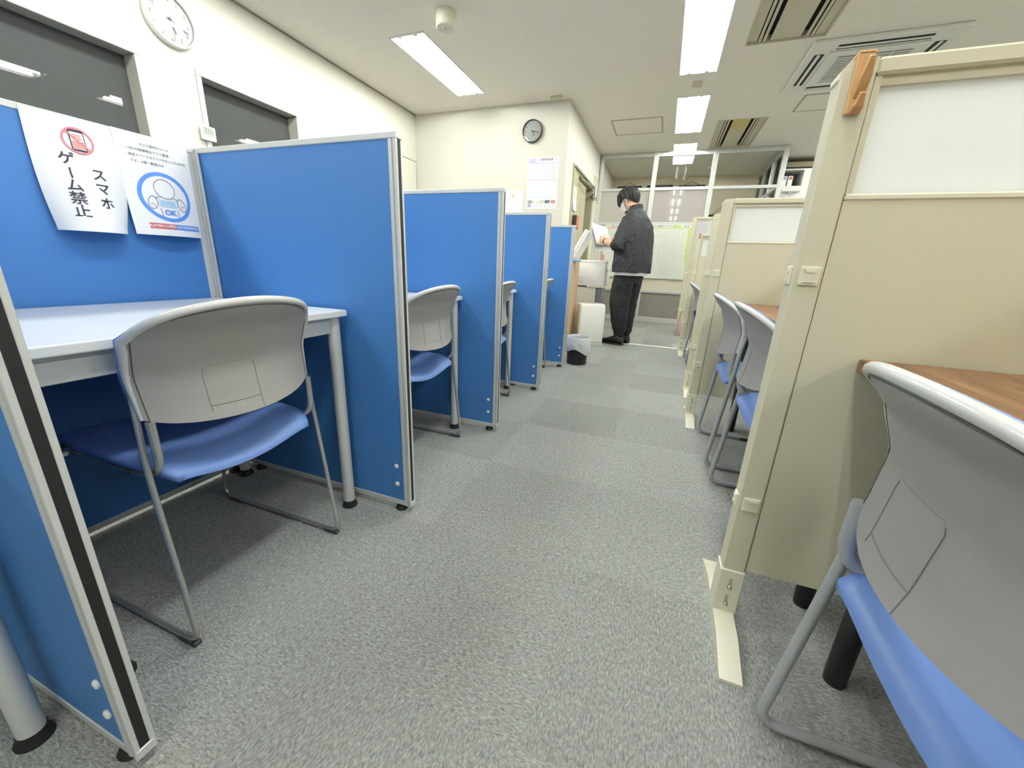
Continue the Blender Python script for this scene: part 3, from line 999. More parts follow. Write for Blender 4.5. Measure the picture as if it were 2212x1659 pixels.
s.build('ranking_rows', mat('print_row_grey', (208, 214, 204), 0.7), t)
s = MB()
for k in range(3):
    rect_uv(s, f3, 0.045, 0.70, -0.235 - k * 0.19 - 0.004, -0.235 - k * 0.19)
s.build('row_bands', m_paper, t)

pm = wallmap_y(-1.06, 1.608, YG - 0.046); f2, f3 = pm(0.0015), pm(0.0025)
t = thing('ranking_poster', 'white ranking poster with red markings half hidden behind the standing person', 'poster', (0, 0, 0))
MB().grid(lambda u, v: (-1.06 + 0.62 * u, YG - 0.046, 1.608 - 0.858 * v), 8, 8).build('sheet', m_poster, t)
s = MB(); text_mb(s, '国公立大難易ランキング', 0.033, f2, 0.29, -0.03); s.build('title_text', mat('print_dark_grey', (92, 94, 90), 0.7), t)
s = MB(); rect_uv(s, f2, 0.03, 0.58, -0.062, -0.054); rect_uv(s, f2, 0.01, 0.035, -0.66, -0.50); rect_uv(s, f2, 0.56, 0.585, -0.82, -0.06)
s.build('red_border', mat('print_pink_red', (226, 120, 132), 0.7), t)
s = MB()
for k in range(7):
    for q in range(28):
        if random.random() < 0.75:
            rect_uv(s, f2, 0.06 + k * 0.07, 0.075 + k * 0.07 + 0.03 * random.random(), -0.10 - q * 0.025 - 0.007, -0.10 - q * 0.025)
s.build('ranking_rows', mat('print_row_pink', (222, 206, 204), 0.7), t)

# ---------------------------------------------------------------- pictures hanging in the office, shelf and binders
m_scroll = mat('dark_brown_wood', (66, 44, 40), 0.45)
for i, (xc, wd, zt, lab) in enumerate(((-0.91, 0.48, 2.53, 'leftmost of the dark framed pictures hung by strings in the office'),
                                       (-0.32, 0.49, 2.535, 'dark framed picture in the middle of the office wall'),
                                       (0.28, 0.48, 2.522, 'dark framed picture hung by a string, right of the middle one in the office'))):
    t = thing('hanging_picture', lab, 'picture', (xc, YO - 0.03, 0), group='framed pictures on the office wall')
    b = MB(); h = 0.42
    for (a0, a1, c0, c1) in ((-wd / 2, wd / 2, zt - 0.045, zt), (-wd / 2, wd / 2, zt - h, zt - h + 0.045), (-wd / 2, -wd / 2 + 0.045, zt - h, zt), (wd / 2 - 0.045, wd / 2, zt - h, zt)):
        b.box(a0, a1, -0.015, 0.015, c0, c1, 0.003)
    b.build('picture_frame', m_scroll, t)
    MB().box(-wd / 2 + 0.04, wd / 2 - 0.04, 0.0, 0.008, zt - h + 0.04, zt - 0.04).build('picture_sheet', m_paper, t)
    if i != 1:
        MB().tube([(-wd / 2 + 0.1, 0.005, zt), (0, 0.015, zt + 0.065), (wd / 2 - 0.1, 0.005, zt)], 0.004, 6).build('hanging_string', m_scroll, t)
t = thing('hanging_picture', 'dark framed picture low on the office wall behind the beige partitions', 'picture', (0.86, YO - 0.03, 0), group='framed pictures on the office wall')
b = MB(); zt = 1.98; wd = 0.38; h = 0.36
for (a0, a1, c0, c1) in ((-wd / 2, wd / 2, zt - 0.045, zt), (-wd / 2, wd / 2, zt - h, zt - h + 0.045), (-wd / 2, -wd / 2 + 0.045, zt - h, zt), (wd / 2 - 0.045, wd / 2, zt - h, zt)):
    b.box(a0, a1, -0.015, 0.015, c0, c1, 0.003)
b.build('picture_frame', m_scroll, t)
MB().box(-wd / 2 + 0.04, wd / 2 - 0.04, 0.0, 0.008, zt - h + 0.04, zt - 0.04).build('picture_sheet', m_paper, t)
MB().tube([(-wd / 2 + 0.06, 0.005, zt), (0.0, 0.015, zt + 0.13), (wd / 2 - 0.06, 0.005, zt)], 0.004, 6).build('hanging_string', m_scroll, t)

# tall cabinet to the right of the office with an open top bay
m_cab = mat('cabinet_white', (226, 226, 220), 0.4)
t = thing('storage_cabinet', 'tall white cabinet with an open dark bay right of the glazed office', 'cabinet', (1.465, 8.0, 0))
b = MB()
b.box(0.0, 0.018, 0, 0.4, 0, 2.51); b.box(0.385, 1.10, 0, 0.4, 0, 2.51)
b.box(0.018, 0.385, 0.0, 0.4, 2.49, 2.51); b.box(0.018, 0.385, 0, 0.4, 0, 2.262)
b.build('carcass', m_cab, t)
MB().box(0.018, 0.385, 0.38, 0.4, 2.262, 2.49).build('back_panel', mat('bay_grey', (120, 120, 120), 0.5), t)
MB().box(0.03, 0.37, -0.012, 0.0, 1.2, 2.245, 0.003).build('door', m_cab, t)
MB().box(-0.02, 1.12, 0.02, 0.42, 2.54, 2.61).build('pelmet', mat('pelmet_brown', (150, 142, 120), 0.6), t)
for k, (xc, c, lab) in enumerate(((1.517, (222, 148, 128), 'white binder with a salmon label, leftmost on the tall cabinet shelf'), (1.607, (126, 160, 190), 'white binder with a blue label on the tall cabinet shelf'),
                                  (1.688, (206, 96, 92), 'white binder with a red label, right end on the tall cabinet shelf'))):
    t = thing('ring_binder', lab, 'binder', (xc, 8.02, 2.2625), group='binders on the tall cabinet')
    MB().box(-0.032, 0.032, 0.0, 0.20, 0, 0.148, 0.003).build('cover', m_white, t)
    MB().box(-0.022, 0.022, -0.002, 0.0, 0.095, 0.135).build('spine_label', mat('binder_label_%d' % k, c, 0.6), t)
t = thing('wall_lamp', 'horizontal white tube lamp fixed on the front of the tall cabinet', 'lamp', (1.71, 7.968, 2.185))
MB().tube([(-0.125, -0.02, 0.0), (0.13, -0.02, 0.0)], 0.026, 16).build('shade', m_white, t, 40)
MB().box(-0.025, 0.025, -0.01, 0.019, -0.045, 0.0, 0.004).build('bracket', m_aluw, t)


# ================================================================ blue booths on the left
XE, XBK = -0.729, -1.5445
YP = [0.205, 1.0066, 1.7975, 2.6002, 3.3703]
T = 0.030
ZT = 1.20


def blue_panel(length, name, label, loc, rz, end_strip=True, screws=True, group=None):
    """panel along local +X from 0 to length, thickness along +Y 0..T; its free end is at x=length"""
    t = thing(name, label, 'partition', loc, rz, group)
    z0 = 0.022
    MB().box(0.014, length - 0.026, 0.003, T - 0.003, z0 + 0.018, ZT - 0.015).build('board', m_blue, t)
    f = MB()
    f.box(0, length, 0, T, ZT - 0.017, ZT, 0.002)
    f.box(0, length, 0.001, T - 0.001, z0, z0 + 0.020, 0.002)
    f.box(0, 0.016, 0, T, z0, ZT - 0.017, 0.002)
    f.box(length - 0.028, length - 0.017, 0, T, z0, ZT - 0.017, 0.0015)
    f.box(length - 0.017, length - 0.011, 0.004, T - 0.004, z0, ZT - 0.017)
    f.box(length - 0.011, length - 0.001, 0, 0.008, z0, ZT - 0.017, 0.001)
    f.box(length - 0.011, length - 0.001, T - 0.008, T, z0, ZT - 0.017, 0.001)
    f.build('frame', m_alu, t)
    if end_strip:
        MB().box(length - 0.011, length - 0.002, 0.008, T - 0.008, z0 + 0.002, ZT - 0.018).build('edge_strip', m_black, t)
    if screws:
        for s_ in (0, 1):
            for zz in (0.105, 0.175):
                MB().lathe([(0.0085, 0), (0.0085, 0.003), (0.006, 0.005), (0.001, 0.005)], 14, cap=False).move(
                    lambda c, s_=s_, zz=zz: Vector((length - 0.055 + c.x, (0.003 - c.z) if s_ == 0 else (T - 0.003 + c.z), zz + c.y))).build('screw_cap', m_white, t, 40)
    for xx in (0.06, length - 0.05):
        MB().lathe([(0.020, 0.0), (0.022, 0.004), (0.016, 0.016), (0.008, 0.018), (0.008, z0 + 0.002)], 16, (xx, T / 2)).build('foot', m_black, t, 40)
    return t


ordinal = ['nearest, cut by the left edge of the photo', 'right of the white-notice booth, second from the camera', 'third from the camera', 'fourth from the camera', 'farthest, beside the black waste bin']
for i, y in enumerate(YP):
    blue_panel(XE - XBK, 'booth_partition', 'blue booth divider with aluminium frame, ' + ordinal[i], (XBK, y, 0), 0, True, True, 'blue booth dividers')
back_labels = ['blue booth back panel behind the nearest divider, left edge of the photo', 'blue booth back panel with the two white notices', 'blue back panel of the second booth beyond the notices', 'blue back panel of the third booth', 'blue back panel of the farthest booth']
ends = [-0.59] + YP
for i in range(5):
    a, b_ = (ends[i] + (T if i else 0.0)), ends[i + 1]
    # runs along +Y with its face towards the aisle
    blue_panel(b_ - a, 'booth_partition', back_labels[i], (XBK + 0.001, a, 0), PI / 2, False, False, 'blue booth back panels')
# corner posts where the dividers meet the back panels
for i, y in enumerate(YP):
    b = MB().box(-0.024, -0.001, -0.004, T + 0.004, 0.022, ZT - 0.001, 0.002)
    b.box(0.001, 0.010, -0.0105, -0.0005, 0.043, ZT - 0.018, 0.001)
    b.box(0.0105, 0.0135, -0.0065, -0.0005, 0.043, ZT - 0.018)
    b.box(0.014, 0.022, -0.0085, -0.0005, 0.043, ZT - 0.018, 0.001)
    tag(b.build('corner_post', m_alu, None, False, (XBK, y, 0)), 'ribbed aluminium corner post where the blue panels meet, ' + ['nearest', 'right of the notices', 'third', 'fourth', 'farthest'][i] + ' from the camera',
        'post', 'booth corner posts')


# ---------------------------------------------------------------- white booth desks
def make_white_desk():
    t = thing('booth_desk', '', 'desk')
    L, D, Z = 0.735, 0.605, 0.708         # along Y, along X (front edge at +X = 0)
    MB().box(-D, 0, -L / 2, L / 2, Z - 0.020, Z, 0.003, 2).build('tabletop', m_desk, t)
    b = MB()
    for (x0, x1, y0, y1) in ((-0.045, -0.025, -L / 2 + 0.03, L / 2 - 0.03), (-D + 0.03, -D + 0.05, -L / 2 + 0.03, L / 2 - 0.03),
                             (-D + 0.05, -0.045, -L / 2 + 0.03, -L / 2 + 0.05), (-D + 0.05, -0.045, L / 2 - 0.05, L / 2 - 0.03)):
        b.box(x0, x1, y0, y1, Z - 0.072, Z - 0.021, 0.002)
    b.build('apron', m_alu, t)
    for sx in (-0.030, -D + 0.040):
        for sy in (-1, 1):
            l = MB().tube([(sx, sy * (L / 2 - 0.032), 0.018), (sx, sy * (L / 2 - 0.032), Z - 0.021)], 0.019, 18).build('leg', m_alu, t, 40)
            MB().lathe([(0.026, 0.0), (0.026, 0.006), (0.020, 0.016), (0.020, 0.024)], 18, (sx, sy * (L / 2 - 0.032))).build('leg_foot', m_black, l, 40)
    return t


dl = ['white booth desk behind the nearest divider at the left edge', 'white desk under the two notices in the nearest open booth', 'white desk in the second booth behind the blue divider', 'white desk in the third blue booth', 'white desk in the farthest blue booth']
desk0 = make_white_desk()
for i, yc in enumerate((-0.171, 0.625, 1.4165, 2.2135, 3.0003)):
    o = desk0 if i == 0 else copy_tree(desk0)
    o.location = (-0.932, yc, 0)
    tag(o, dl[i], 'desk', 'white booth desks')


# ================================================================ stacking chairs
def lerp_tab(tab, z):
    for (a, va), (b_, vb) in zip(tab, tab[1:]):
        if z <= b_:
            k = (z - a) / (b_ - a); k = max(0, k); k = k * k * (3 - 2 * k) * 0.4 + k * 0.6
            return va + (vb - va) * k
    return tab[-1][1]


BACK_T = [(0.40, -0.246), (0.50, -0.238), (0.56, -0.226), (0.63, -0.219), (0.70, -0.240), (0.76, -0.282), (0.80, -0.305)]


def back_pt(s, t, off=0.0, grow=0.0):
    """s -1..1 across, t 0..1 upwards; off moves forward"""
    zt = 0.772 - 0.036 * abs(s) ** 2 - 0.034 * abs(s) ** 8 + grow
    zb = 0.512 + 0.020 * s * s + 0.012 * abs(s) ** 6
    z = zb + (zt - zb) * t
    y = s * (0.193 + 0.008 * t) + (grow * (1 if s > 0 else -1) if abs(s) > 0.99 else 0)
    x = lerp_tab(BACK_T, z) - 0.034 + 0.044 * s * s + off
    return Vector((x, y, z))


def make_chair(m_frame, rt, glides):
    t = thing('stacking_chair', '', 'chair')
    NU, NV = 26, 16

    def shell(off, grow, th):
        b = MB()
        fr = lambda u, v: back_pt(u * 2 - 1, v, off, grow)
        bk = lambda u, v: back_pt(u * 2 - 1, v, off - th, grow)
        ga = [[b.bm.verts.new(fr(i / NU, j / NV)) for i in range(NU + 1)] for j in range(NV + 1)]
        gb = [[b.bm.verts.new(bk(i / NU, j / NV)) for i in range(NU + 1)] for j in range(NV + 1)]
        for j in range(NV):
            for i in range(NU):
                b.bm.faces.new((ga[j][i], ga[j][i + 1], ga[j + 1][i + 1], ga[j + 1][i]))
                b.bm.faces.new((gb[j][i], gb[j + 1][i], gb[j + 1][i + 1], gb[j][i + 1]))
        for i in range(NU):
            b.bm.faces.new((ga[0][i], gb[0][i], gb[0][i + 1], ga[0][i + 1]))
            b.bm.faces.new((ga[NV][i], ga[NV][i + 1], gb[NV][i + 1], gb[NV][i]))
        for j in range(NV):
            b.bm.faces.new((ga[j][0], ga[j + 1][0], gb[j + 1][0], gb[j][0]))
            b.bm.faces.new((ga[j][NU], gb[j][NU], gb[j + 1][NU], ga[j + 1][NU]))
        return b
    bs = shell(0.0, 0.0, 0.010).build('backrest', m_grey, t, 55)
    shell(0.013, 0.004, 0.012).build('back_pad', m_pad, t, 55)
    # rounded rim along top and sides; its gloss highlight is painted as paler grey
    path = [back_pt(-1, k / 10, -0.004) for k in range(0, 10)] + [back_pt(-1 + 2 * k / 30, 1, -0.004) for k in range(31)] + [back_pt(1, k / 10, -0.004) for k in range(9, -1, -1)]
    rr = [0.0048 + 0.0004 * k for k in range(10)] + [0.0085] * 31 + [0.0048 + 0.0004 * k for k in range(9, -1, -1)]
    MB().tube(path, rr, 10).build('back_rim', m_lip, t, True)
    gp = [back_pt(-0.965, k / 12 * 0.96, -0.0103) for k in range(13)] + [back_pt(-0.965 + 1.93 * k / 28, 0.96, -0.0103) for k in range(1, 28)] + [back_pt(0.965, (12 - k) / 12 * 0.96, -0.0103) for k in range(13)]
    MB().tube(gp, 0.0011, 6).build('rim_groove', mat('groove_dark', (84, 82, 78), 0.6), bs)
    # panel line on the lower back
    g = MB()
    pl = []
    for (s_, tt) in [(-0.10, 0.0), (-0.10, 0.42), (-0.07, 0.47), (0.43, 0.47), (0.46, 0.42), (0.46, 0.0)]:
        pl.append((s_, tt))
    dense = []
    for (a, b_) in zip(pl, pl[1:]):
        for k in range(6):
            dense.append(back_pt(a[0] + (b_[0] - a[0]) * k / 6, a[1] + (b_[1] - a[1]) * k / 6, -0.0103))
    g.tube(dense, 0.0007, 5)
    g.tube([back_pt(-0.10 + 0.56 * k / 10, 0.125, -0.0103) for k in range(11)], 0.0009, 5)
    g.build('panel_line', mat('groove_grey', (118, 116, 112), 0.6), bs)
    # seat pad and shell

    def seat_pt(u, v, off):
        # u across -1..1, v 0 rear .. 1 front; both ends roll down
        x = -0.236 + 0.470 * v - 0.010 * u * u * (1 - v)
        wdt = 0.182 + 0.020 * math.sin(PI * min(1, v * 1.1)) - 0.10 * max(0, v - 0.88)
        wdt *= 1 - 0.10 * (max(0, 0.14 - v) / 0.14) ** 2.5
        y = u * wdt
        z = 0.442 - 0.038 * (1 - u * u) * (1 - 0.55 * v) + 0.008 * math.sin(v * PI * 0.9)
        z -= 0.055 * max(0, v - 0.80) ** 2 * 20 + 0.022 * (max(0, 0.16 - v) / 0.16) ** 2.2
        z -= 0.012 * abs(u) ** 8
        return Vector((x, y, z + off))

    def slab(o0, o1, shrink=1.0, v0=0.01):
        b = MB(); nu, nv = 18, 18
        ga = [[b.bm.verts.new(seat_pt((i / nu * 2 - 1) * shrink, v0 + (j / nv) * (0.99 - v0), o0)) for i in range(nu + 1)] for j in range(nv + 1)]
        gb = [[b.bm.verts.new(seat_pt((i / nu * 2 - 1) * shrink, v0 + (j / nv) * (0.99 - v0), o1)) for i in range(nu + 1)] for j in range(nv + 1)]
        for j in range(nv):
            for i in range(nu):
                b.bm.faces.new((ga[j][i], ga[j][i + 1], ga[j + 1][i + 1], ga[j + 1][i]))
                b.bm.faces.new((gb[j][i], gb[j + 1][i], gb[j + 1][i + 1], gb[j][i + 1]))
        for i in range(nu):
            b.bm.faces.new((ga[0][i], gb[0][i], gb[0][i + 1], ga[0][i + 1])); b.bm.faces.new((ga[nv][i], ga[nv][i + 1], gb[nv][i + 1], gb[nv][i]))
        for j in range(nv):
            b.bm.faces.new((ga[j][0], ga[j + 1][0], gb[j + 1][0], gb[j][0])); b.bm.faces.new((ga[j][nu], gb[j][nu], gb[j + 1][nu], ga[j + 1][nu]))
        return b
    slab(0.0, -0.016).build('seat', m_pad, t, 100)
    slab(-0.016, -0.024, 0.95, 0.14).build('seat_shell', m_black, t, 60)
    for s_ in (-1, 1):
        ys_ = 0.212 * s_
        xb = lambda z: lerp_tab(BACK_T, z) - 0.034 + 0.044
        side = [Vector((xb(0.70) + 0.007, 0.191 * s_, 0.70)), Vector((xb(0.63) + 0.007, 0.192 * s_, 0.63)), Vector((xb(0.545) + 0.004, 0.199 * s_, 0.545)), Vector((-0.222, 0.206 * s_, 0.44))]
        pts = side + [Vector((-0.268, ys_, rt + 0.004)), Vector((0.268, ys_, rt + 0.004)), Vector((0.205, ys_, 0.405)), Vector((0.10, ys_ * 0.95, 0.405))]
        p = round_path(pts[:], 0.045, 6)
        MB().tube(p, rt, 10).build('side_frame', m_frame, t, True)
        sp = round_path([Vector((xb(0.545) - 0.016, 0.188 * s_, 0.540)), Vector((-0.236, 0.189 * s_, 0.430)), Vector((-0.15, 0.182 * s_, 0.404)), Vector((0.12, 0.18 * s_, 0.402))], 0.05, 6)
        MB().tube(sp, rt * 1.08 + 0.0015, 10).build('seat_support', m_frame, t, True)
        for xx in glides:
            MB().box(xx - 0.030, xx + 0.025, ys_ - rt - 0.002, ys_ + rt + 0.002, 0.0, rt + 0.006, 0.002).build('floor_glide', mat('dark_glide', (62, 62, 62), 0.6), t)
    for xx in (0.11, -0.10):
        MB().tube([(xx, -0.185, 0.400), (xx, 0.185, 0.400)], 0.008, 8).build('crossbar', m_black, t)
    return t


chair_l = make_chair(m_chrome, 0.0062, (-0.232, 0.21))
cl = [((-0.875, 0.606), 'grey-backed stacking chair with blue seat at the desk under the two notices'),
      ((-0.868, 1.437), 'grey-backed stacking chair in the second blue booth, half hidden by the divider'),
      ((-0.875, 2.172), 'grey-backed stacking chair in the third blue booth, only an edge showing'),
      ((-0.876, 3.058), 'grey-backed stacking chair in the farthest blue booth, a sliver showing')]
for i, ((xr, yc), lab) in enumerate(cl):
    o = chair_l if i == 0 else copy_tree(chair_l)
    o.location = (xr - 0.268, yc, 0); o.rotation_euler = (0, 0, PI)
    tag(o, lab, 'chair', 'stacking chairs in the blue booths')
chair_r = make_chair(m_chromeg, 0.0098, (-0.02, 0.225))
cr = [((0.298, 0.487), 'large grey-backed stacking chair in the right foreground, cut by the photo edge'),
      ((0.303, 1.484), 'grey-backed stacking chair just behind the near beige partition, half hidden by it'),
      ((0.297, 2.066), 'whole grey-backed stacking chair with blue seat beside the second beige partition'),
      ((0.312, 4.255), 'distant stacking chair seen edge-on between the far beige partitions')]
for i, ((xr, yc), lab) in enumerate(cr):
    o = chair_r if i == 0 else copy_tree(chair_r)
    o.location = (xr + 0.268, yc, 0); o.rotation_euler = (0, 0, 0)
    tag(o, lab, 'chair', 'stacking chairs at the brown desks')


# ================================================================ beige partitions on the right
def beige_panel(loc, h, label, clips=(0.85, 0.33), width=1.05):
    """post at local x 0..0.05, panel along +X; thickness along +Y 0..0.045"""
    t = thing('office_partition', label, 'partition', loc, 0, 'beige office partitions')
    th = 0.045; pb = 0.165; wl = h - 0.21 if h < 1.4 else 1.03
    po = MB()
    po.box(0, 0.050, 0, th, 0.155, h - 0.012, 0.003)
    po.prism([(0.004, h - 0.022), (0.0, h - 0.014), (0.010, h - 0.002), (0.05, h), (0.05, h - 0.022)], 'y', 0.001, th - 0.001)
    po.build('post', m_beige, t)
    MB().box(0.0515, width, 0.003, th - 0.003, pb, wl - 0.012).build('lower_panel', m_beige, t)
    MB().box(0.0515, width, 0.0, th, wl - 0.012, wl, 0.003).build('sill', m_beigel, t)
    f = MB()
    f.box(0.05, width, 0.0, th, h - 0.026, h, 0.004)
    f.box(0.052, 0.062, 0.006, th - 0.006, wl, h - 0.026); f.box(width - 0.03, width, 0, th, wl, h - 0.026)
    f.box(0.062, width - 0.03, 0.010, th - 0.010, h - 0.040, h - 0.026)
    f.build('window_frame', m_beige, t)
    MB().box(0.058, width - 0.028, th / 2 - 0.003, th / 2 + 0.003, wl, h - 0.03).build('frosted_window', m_frost, t)
    for z in clips:
        b = MB()
        b.box(0.010, 0.044, -0.004, 0.001, z, z + 0.036, 0.0015)
        b.prism([(0.016, z + 0.006), (0.038, z + 0.006), (0.034, z + 0.012), (0.020, z + 0.012)], 'y', -0.0065, -0.003)
        b.prism([(0.016, z + 0.031), (0.038, z + 0.031), (0.034, z + 0.025), (0.020, z + 0.025)], 'y', -0.0065, -0.003)
        b.box(0.020, 0.034, -0.0055, -0.003, z + 0.014, z + 0.023)
        b.build('joint_cover', m_beigel, t)
        b = MB()
        b.box(-0.004, 0.001, 0.008, 0.036, z, z + 0.036, 0.0015)
        b.box(-0.006, -0.003, 0.014, 0.030, z + 0.006, z + 0.014); b.box(-0.006, -0.003, 0.014, 0.030, z + 0.022, z + 0.030)
        b.build('joint_cover', m_beigel, t)
    MB().box(-0.003, 0.012, 0.004, th - 0.004, h - 0.030, h - 0.018, 0.002).build('top_cap', m_beigel, t)
    # foot: bracket over the post and a long low plate along Y
    ft = MB()
    ft.box(-0.003, 0.052, -0.004, th + 0.004, 0.03, 0.160, 0.002)
    cy = th / 2
    ft.prism([(cy - 0.20, 0.0), (cy + 0.20, 0.0), (cy + 0.20, 0.008), (cy + 0.10, 0.036), (cy - 0.10, 0.036), (cy - 0.20, 0.008)], 'x', -0.001, 0.046)
    fo = ft.build('foot', m_beigel, t)
    for zz in (0.060, 0.112):
        MB().sphere((0.024, -0.006, zz), 0.006, 10, 8).build('screw', m_chrome, fo, True)
        MB().box(0.020, 0.028, -0.0048, -0.003, zz + 0.004, zz + 0.026, 0.0005).build('screw_slot', mat('slot_shadow', (176, 170, 138), 0.6), fo)
    MB().box(width - 0.06, width - 0.01, cy - 0.2, cy + 0.2, 0, 0.02, 0.003).build('foot', m_beigel, t)
    return t


beige_panel((0.240, 0.945, 0), 1.225, 'beige partition with frosted window in the right foreground, orange hook on top')
beige_panel((0.243, 2.490, 0), 1.247, 'second beige partition with frosted window, behind two stacking chairs')
beige_panel((0.258, 3.100, 0), 1.252, 'beige partition close behind the second one, its edge showing')
beige_panel((0.266, 4.640, 0), 1.250, 'far beige partition carrying a small orange hook and papers')
beige_panel((0.272, 6.260, 0), 1.600, 'farthest and tallest beige partition before the green poster')


# coat hooks
def hook(loc, label, sc=1.0):
    t = thing('coat_hook', label, 'hook', loc, 0, 'orange hooks hung over the beige partitions')
    t.scale = (sc, sc, sc)
    b = MB()
    b.box(0.0, 0.024, -0.006, 0.0, -0.086, 0.006, 0.002)
    b.box(0.0, 0.026, -0.006, 0.052, 0.001, 0.008, 0.002)
    b.box(0.0, 0.026, 0.047, 0.052, -0.03, 0.006, 0.002)
    b.build('back_plate', m_hook, t)

    def prong(p0, p1, p2, wd):
        b = MB(); rows = []
        pts = round_path([Vector(p0), Vector(p1), Vector(p2)], 0.02, 6)
        n = len(pts)
        th_ = 0.0045
        rings = []
        for i, p in enumerate(pts):
            tg = (pts[min(i + 1, n - 1)] - pts[max(i - 1, 0)]).normalized()
            nn = Vector((1, 0, 0)).cross(tg).normalized()
            w_ = wd / 2 * (1.0 if i < n - 2 else (0.8 if i == n - 2 else 0.5))
            c = p + Vector((0.014, 0, 0))
            rings.append([c + Vector((-w_, 0, 0)) + nn * th_, c + Vector((w_, 0, 0)) + nn * th_, c + Vector((w_, 0, 0)) - nn * th_, c + Vector((-w_, 0, 0)) - nn * th_])
        b.loft(rings)
        bmesh.ops.bevel(b.bm, geom=b.bm.edges[:], offset=0.001, segments=1, affect='EDGES')
        return b
    prong((0, -0.003, -0.060), (0, -0.018, -0.040), (0, -0.030, -0.010), 0.015).build('upper_prong', m_hook, t)
    prong((0, -0.003, -0.082), (0, -0.016, -0.080), (0, -0.026, -0.060), 0.015).build('lower_prong', m_hook, t)
    return t


hook((0.256, 0.944, 1.226), 'two-pronged orange wooden hook over the corner of the near beige partition')
hook((0.285, 4.639, 1.2505), 'small orange hook over the top of the far beige partition', 0.55)
t = thing('pinned_papers', 'small grey papers pinned on the frosted window of the farthest beige partition', 'papers', (0.36, 6.254, 1.30))
MB().box(0.0, 0.10, -0.004, -0.001, 0.02, 0.20).build('lower_sheet', mat('grey_print', (196, 198, 204), 0.6), t)
MB().box(0.01, 0.09, -0.006, -0.002, 0.14, 0.24).build('upper_sheet', mat('mauve_print', (202, 190, 194), 0.6), t)


# ---------------------------------------------------------------- brown desks on the right
def brown_desk(y0, y1, label):
    X0 = 0.384; D = 0.60; Z = 0.716
    t = thing('study_desk', label, 'desk', (X0, (y0 + y1) / 2, 0), 0, 'brown desks between the beige partitions')
    hl = (y1 - y0) / 2
    MB().box(0, D, -hl, hl, Z - 0.026, Z, 0.002).build('tabletop', m_brown, t)
    b = MB()
    b.box(0.05, D - 0.05, -hl + 0.09, -hl + 0.13, Z - 0.075, Z - 0.027); b.box(0.05, D - 0.05, hl - 0.13, hl - 0.09, Z - 0.075, Z - 0.027)
    b.box(0.20, 0.23, -hl + 0.1, hl - 0.1, Z - 0.085, Z - 0.027)
    b.build('under_frame', m_black, t)
    for xx in (0.10, D - 0.09):
        for s_ in (-1, 1):
            MB().tube([(xx, s_ * (hl - 0.075), 0.0), (xx, s_ * (hl - 0.075), 0.03), (xx, s_ * (hl - 0.075), Z - 0.027)], [0.020, 0.0215, 0.0215], 16).build('leg', mat('black_leg', (30, 31, 33), 0.35), t, 40)
    MB().box(D + 0.01, D + 0.05, -hl, hl, 0.05, 1.2, 0.004).build('modesty_screen', m_beige, t)
    return t


brown_desk(-0.56, 0.942, 'brown wood desk in the right foreground behind the large chair')
brown_desk(1.02, 2.475, 'brown wood desk between the first and second beige partitions')
brown_desk(3.17, 4.62, 'brown wood desk hidden between the far beige partitions')

# ---------------------------------------------------------------- small things at the far end
t = thing('pedestal_stool', 'round steel pedestal base standing behind the far beige partition', 'stool', (0.43, 5.14, 0))
MB().lathe([(0.24, 0.0), (0.24, 0.006), (0.20, 0.014), (0.03, 0.03), (0.02, 0.04)], 40).build('base', mat('brushed_base', (178, 178, 176), 0.35, 0.5), t, 30)
MB().tube([(0, 0, 0.03), (0, 0, 0.46)], 0.02, 16).build('column', m_chrome, t, 40)
MB().lathe([(0.11, 0.46), (0.12, 0.47), (0.12, 0.50), (0.10, 0.515), (0.001, 0.515)], 32).build('seat', m_black, t, 40)
t = thing('cloth_bag', 'small pinkish bag leaning at the foot of the farthest beige partition', 'bag', (0.325, 6.02, 0))
b = MB(); b.loft([[(rx * math.cos(a) , ry * math.sin(a), z) for a in [2 * PI * k / 16 for k in range(16)]] for (rx, ry, z) in ((0.05, 0.04, 0.0), (0.062, 0.05, 0.04), (0.055, 0.045, 0.16), (0.04, 0.02, 0.24))])
b.build('bag_body', mat('pinkish_cloth', (190, 172, 164), 0.8, var=(30, 0.15)), t, True)
MB().tube(round_path([(-0.03, 0, 0.235), (-0.02, 0, 0.34), (0.02, 0, 0.34), (0.03, 0, 0.235)], 0.02), 0.006, 8).build('bag_handle', mat('pinkish_strap', (170, 150, 144), 0.8), t, True)

# waste bin with liner
t = thing('waste_bin', 'black waste bin with a white plastic liner at the end of the blue booths', 'bin', (-0.665, 3.60, 0))
MB().lathe([(0.085, 0.0), (0.092, 0.004), (0.106, 0.245), (0.101, 0.245), (0.088, 0.012), (0.001, 0.012)], 32, cap=False).build('bucket', mat('black_bucket', (28, 28, 30), 0.45), t, 40)
b = MB()


def liner(u, v):
    a = 2 * PI * u
    w1 = math.sin(a * 7 + 1) * 0.5 + math.sin(a * 11) * 0.4
    drop = 0.11 + 0.035 * math.sin(a * 2 + 0.6) + 0.07 * max(0, math.cos(a - 5.6)) ** 3
    if v < 0.3:
        k = v / 0.3
        r = 0.096 + 0.004 * k; z = 0.17 + 0.085 * k
    else:
        k = (v - 0.3) / 0.7
        r = 0.104 + 0.010 * math.sin(k * PI) + 0.014 * k + 0.010 * w1 * k * (0.4 + 0.6 * math.sin(k * 9 + a * 3)); z = 0.255 + 0.012 * math.sin(min(1, k * 4) * PI) - drop * k
    return (r * math.cos(a), r * math.sin(a), z)


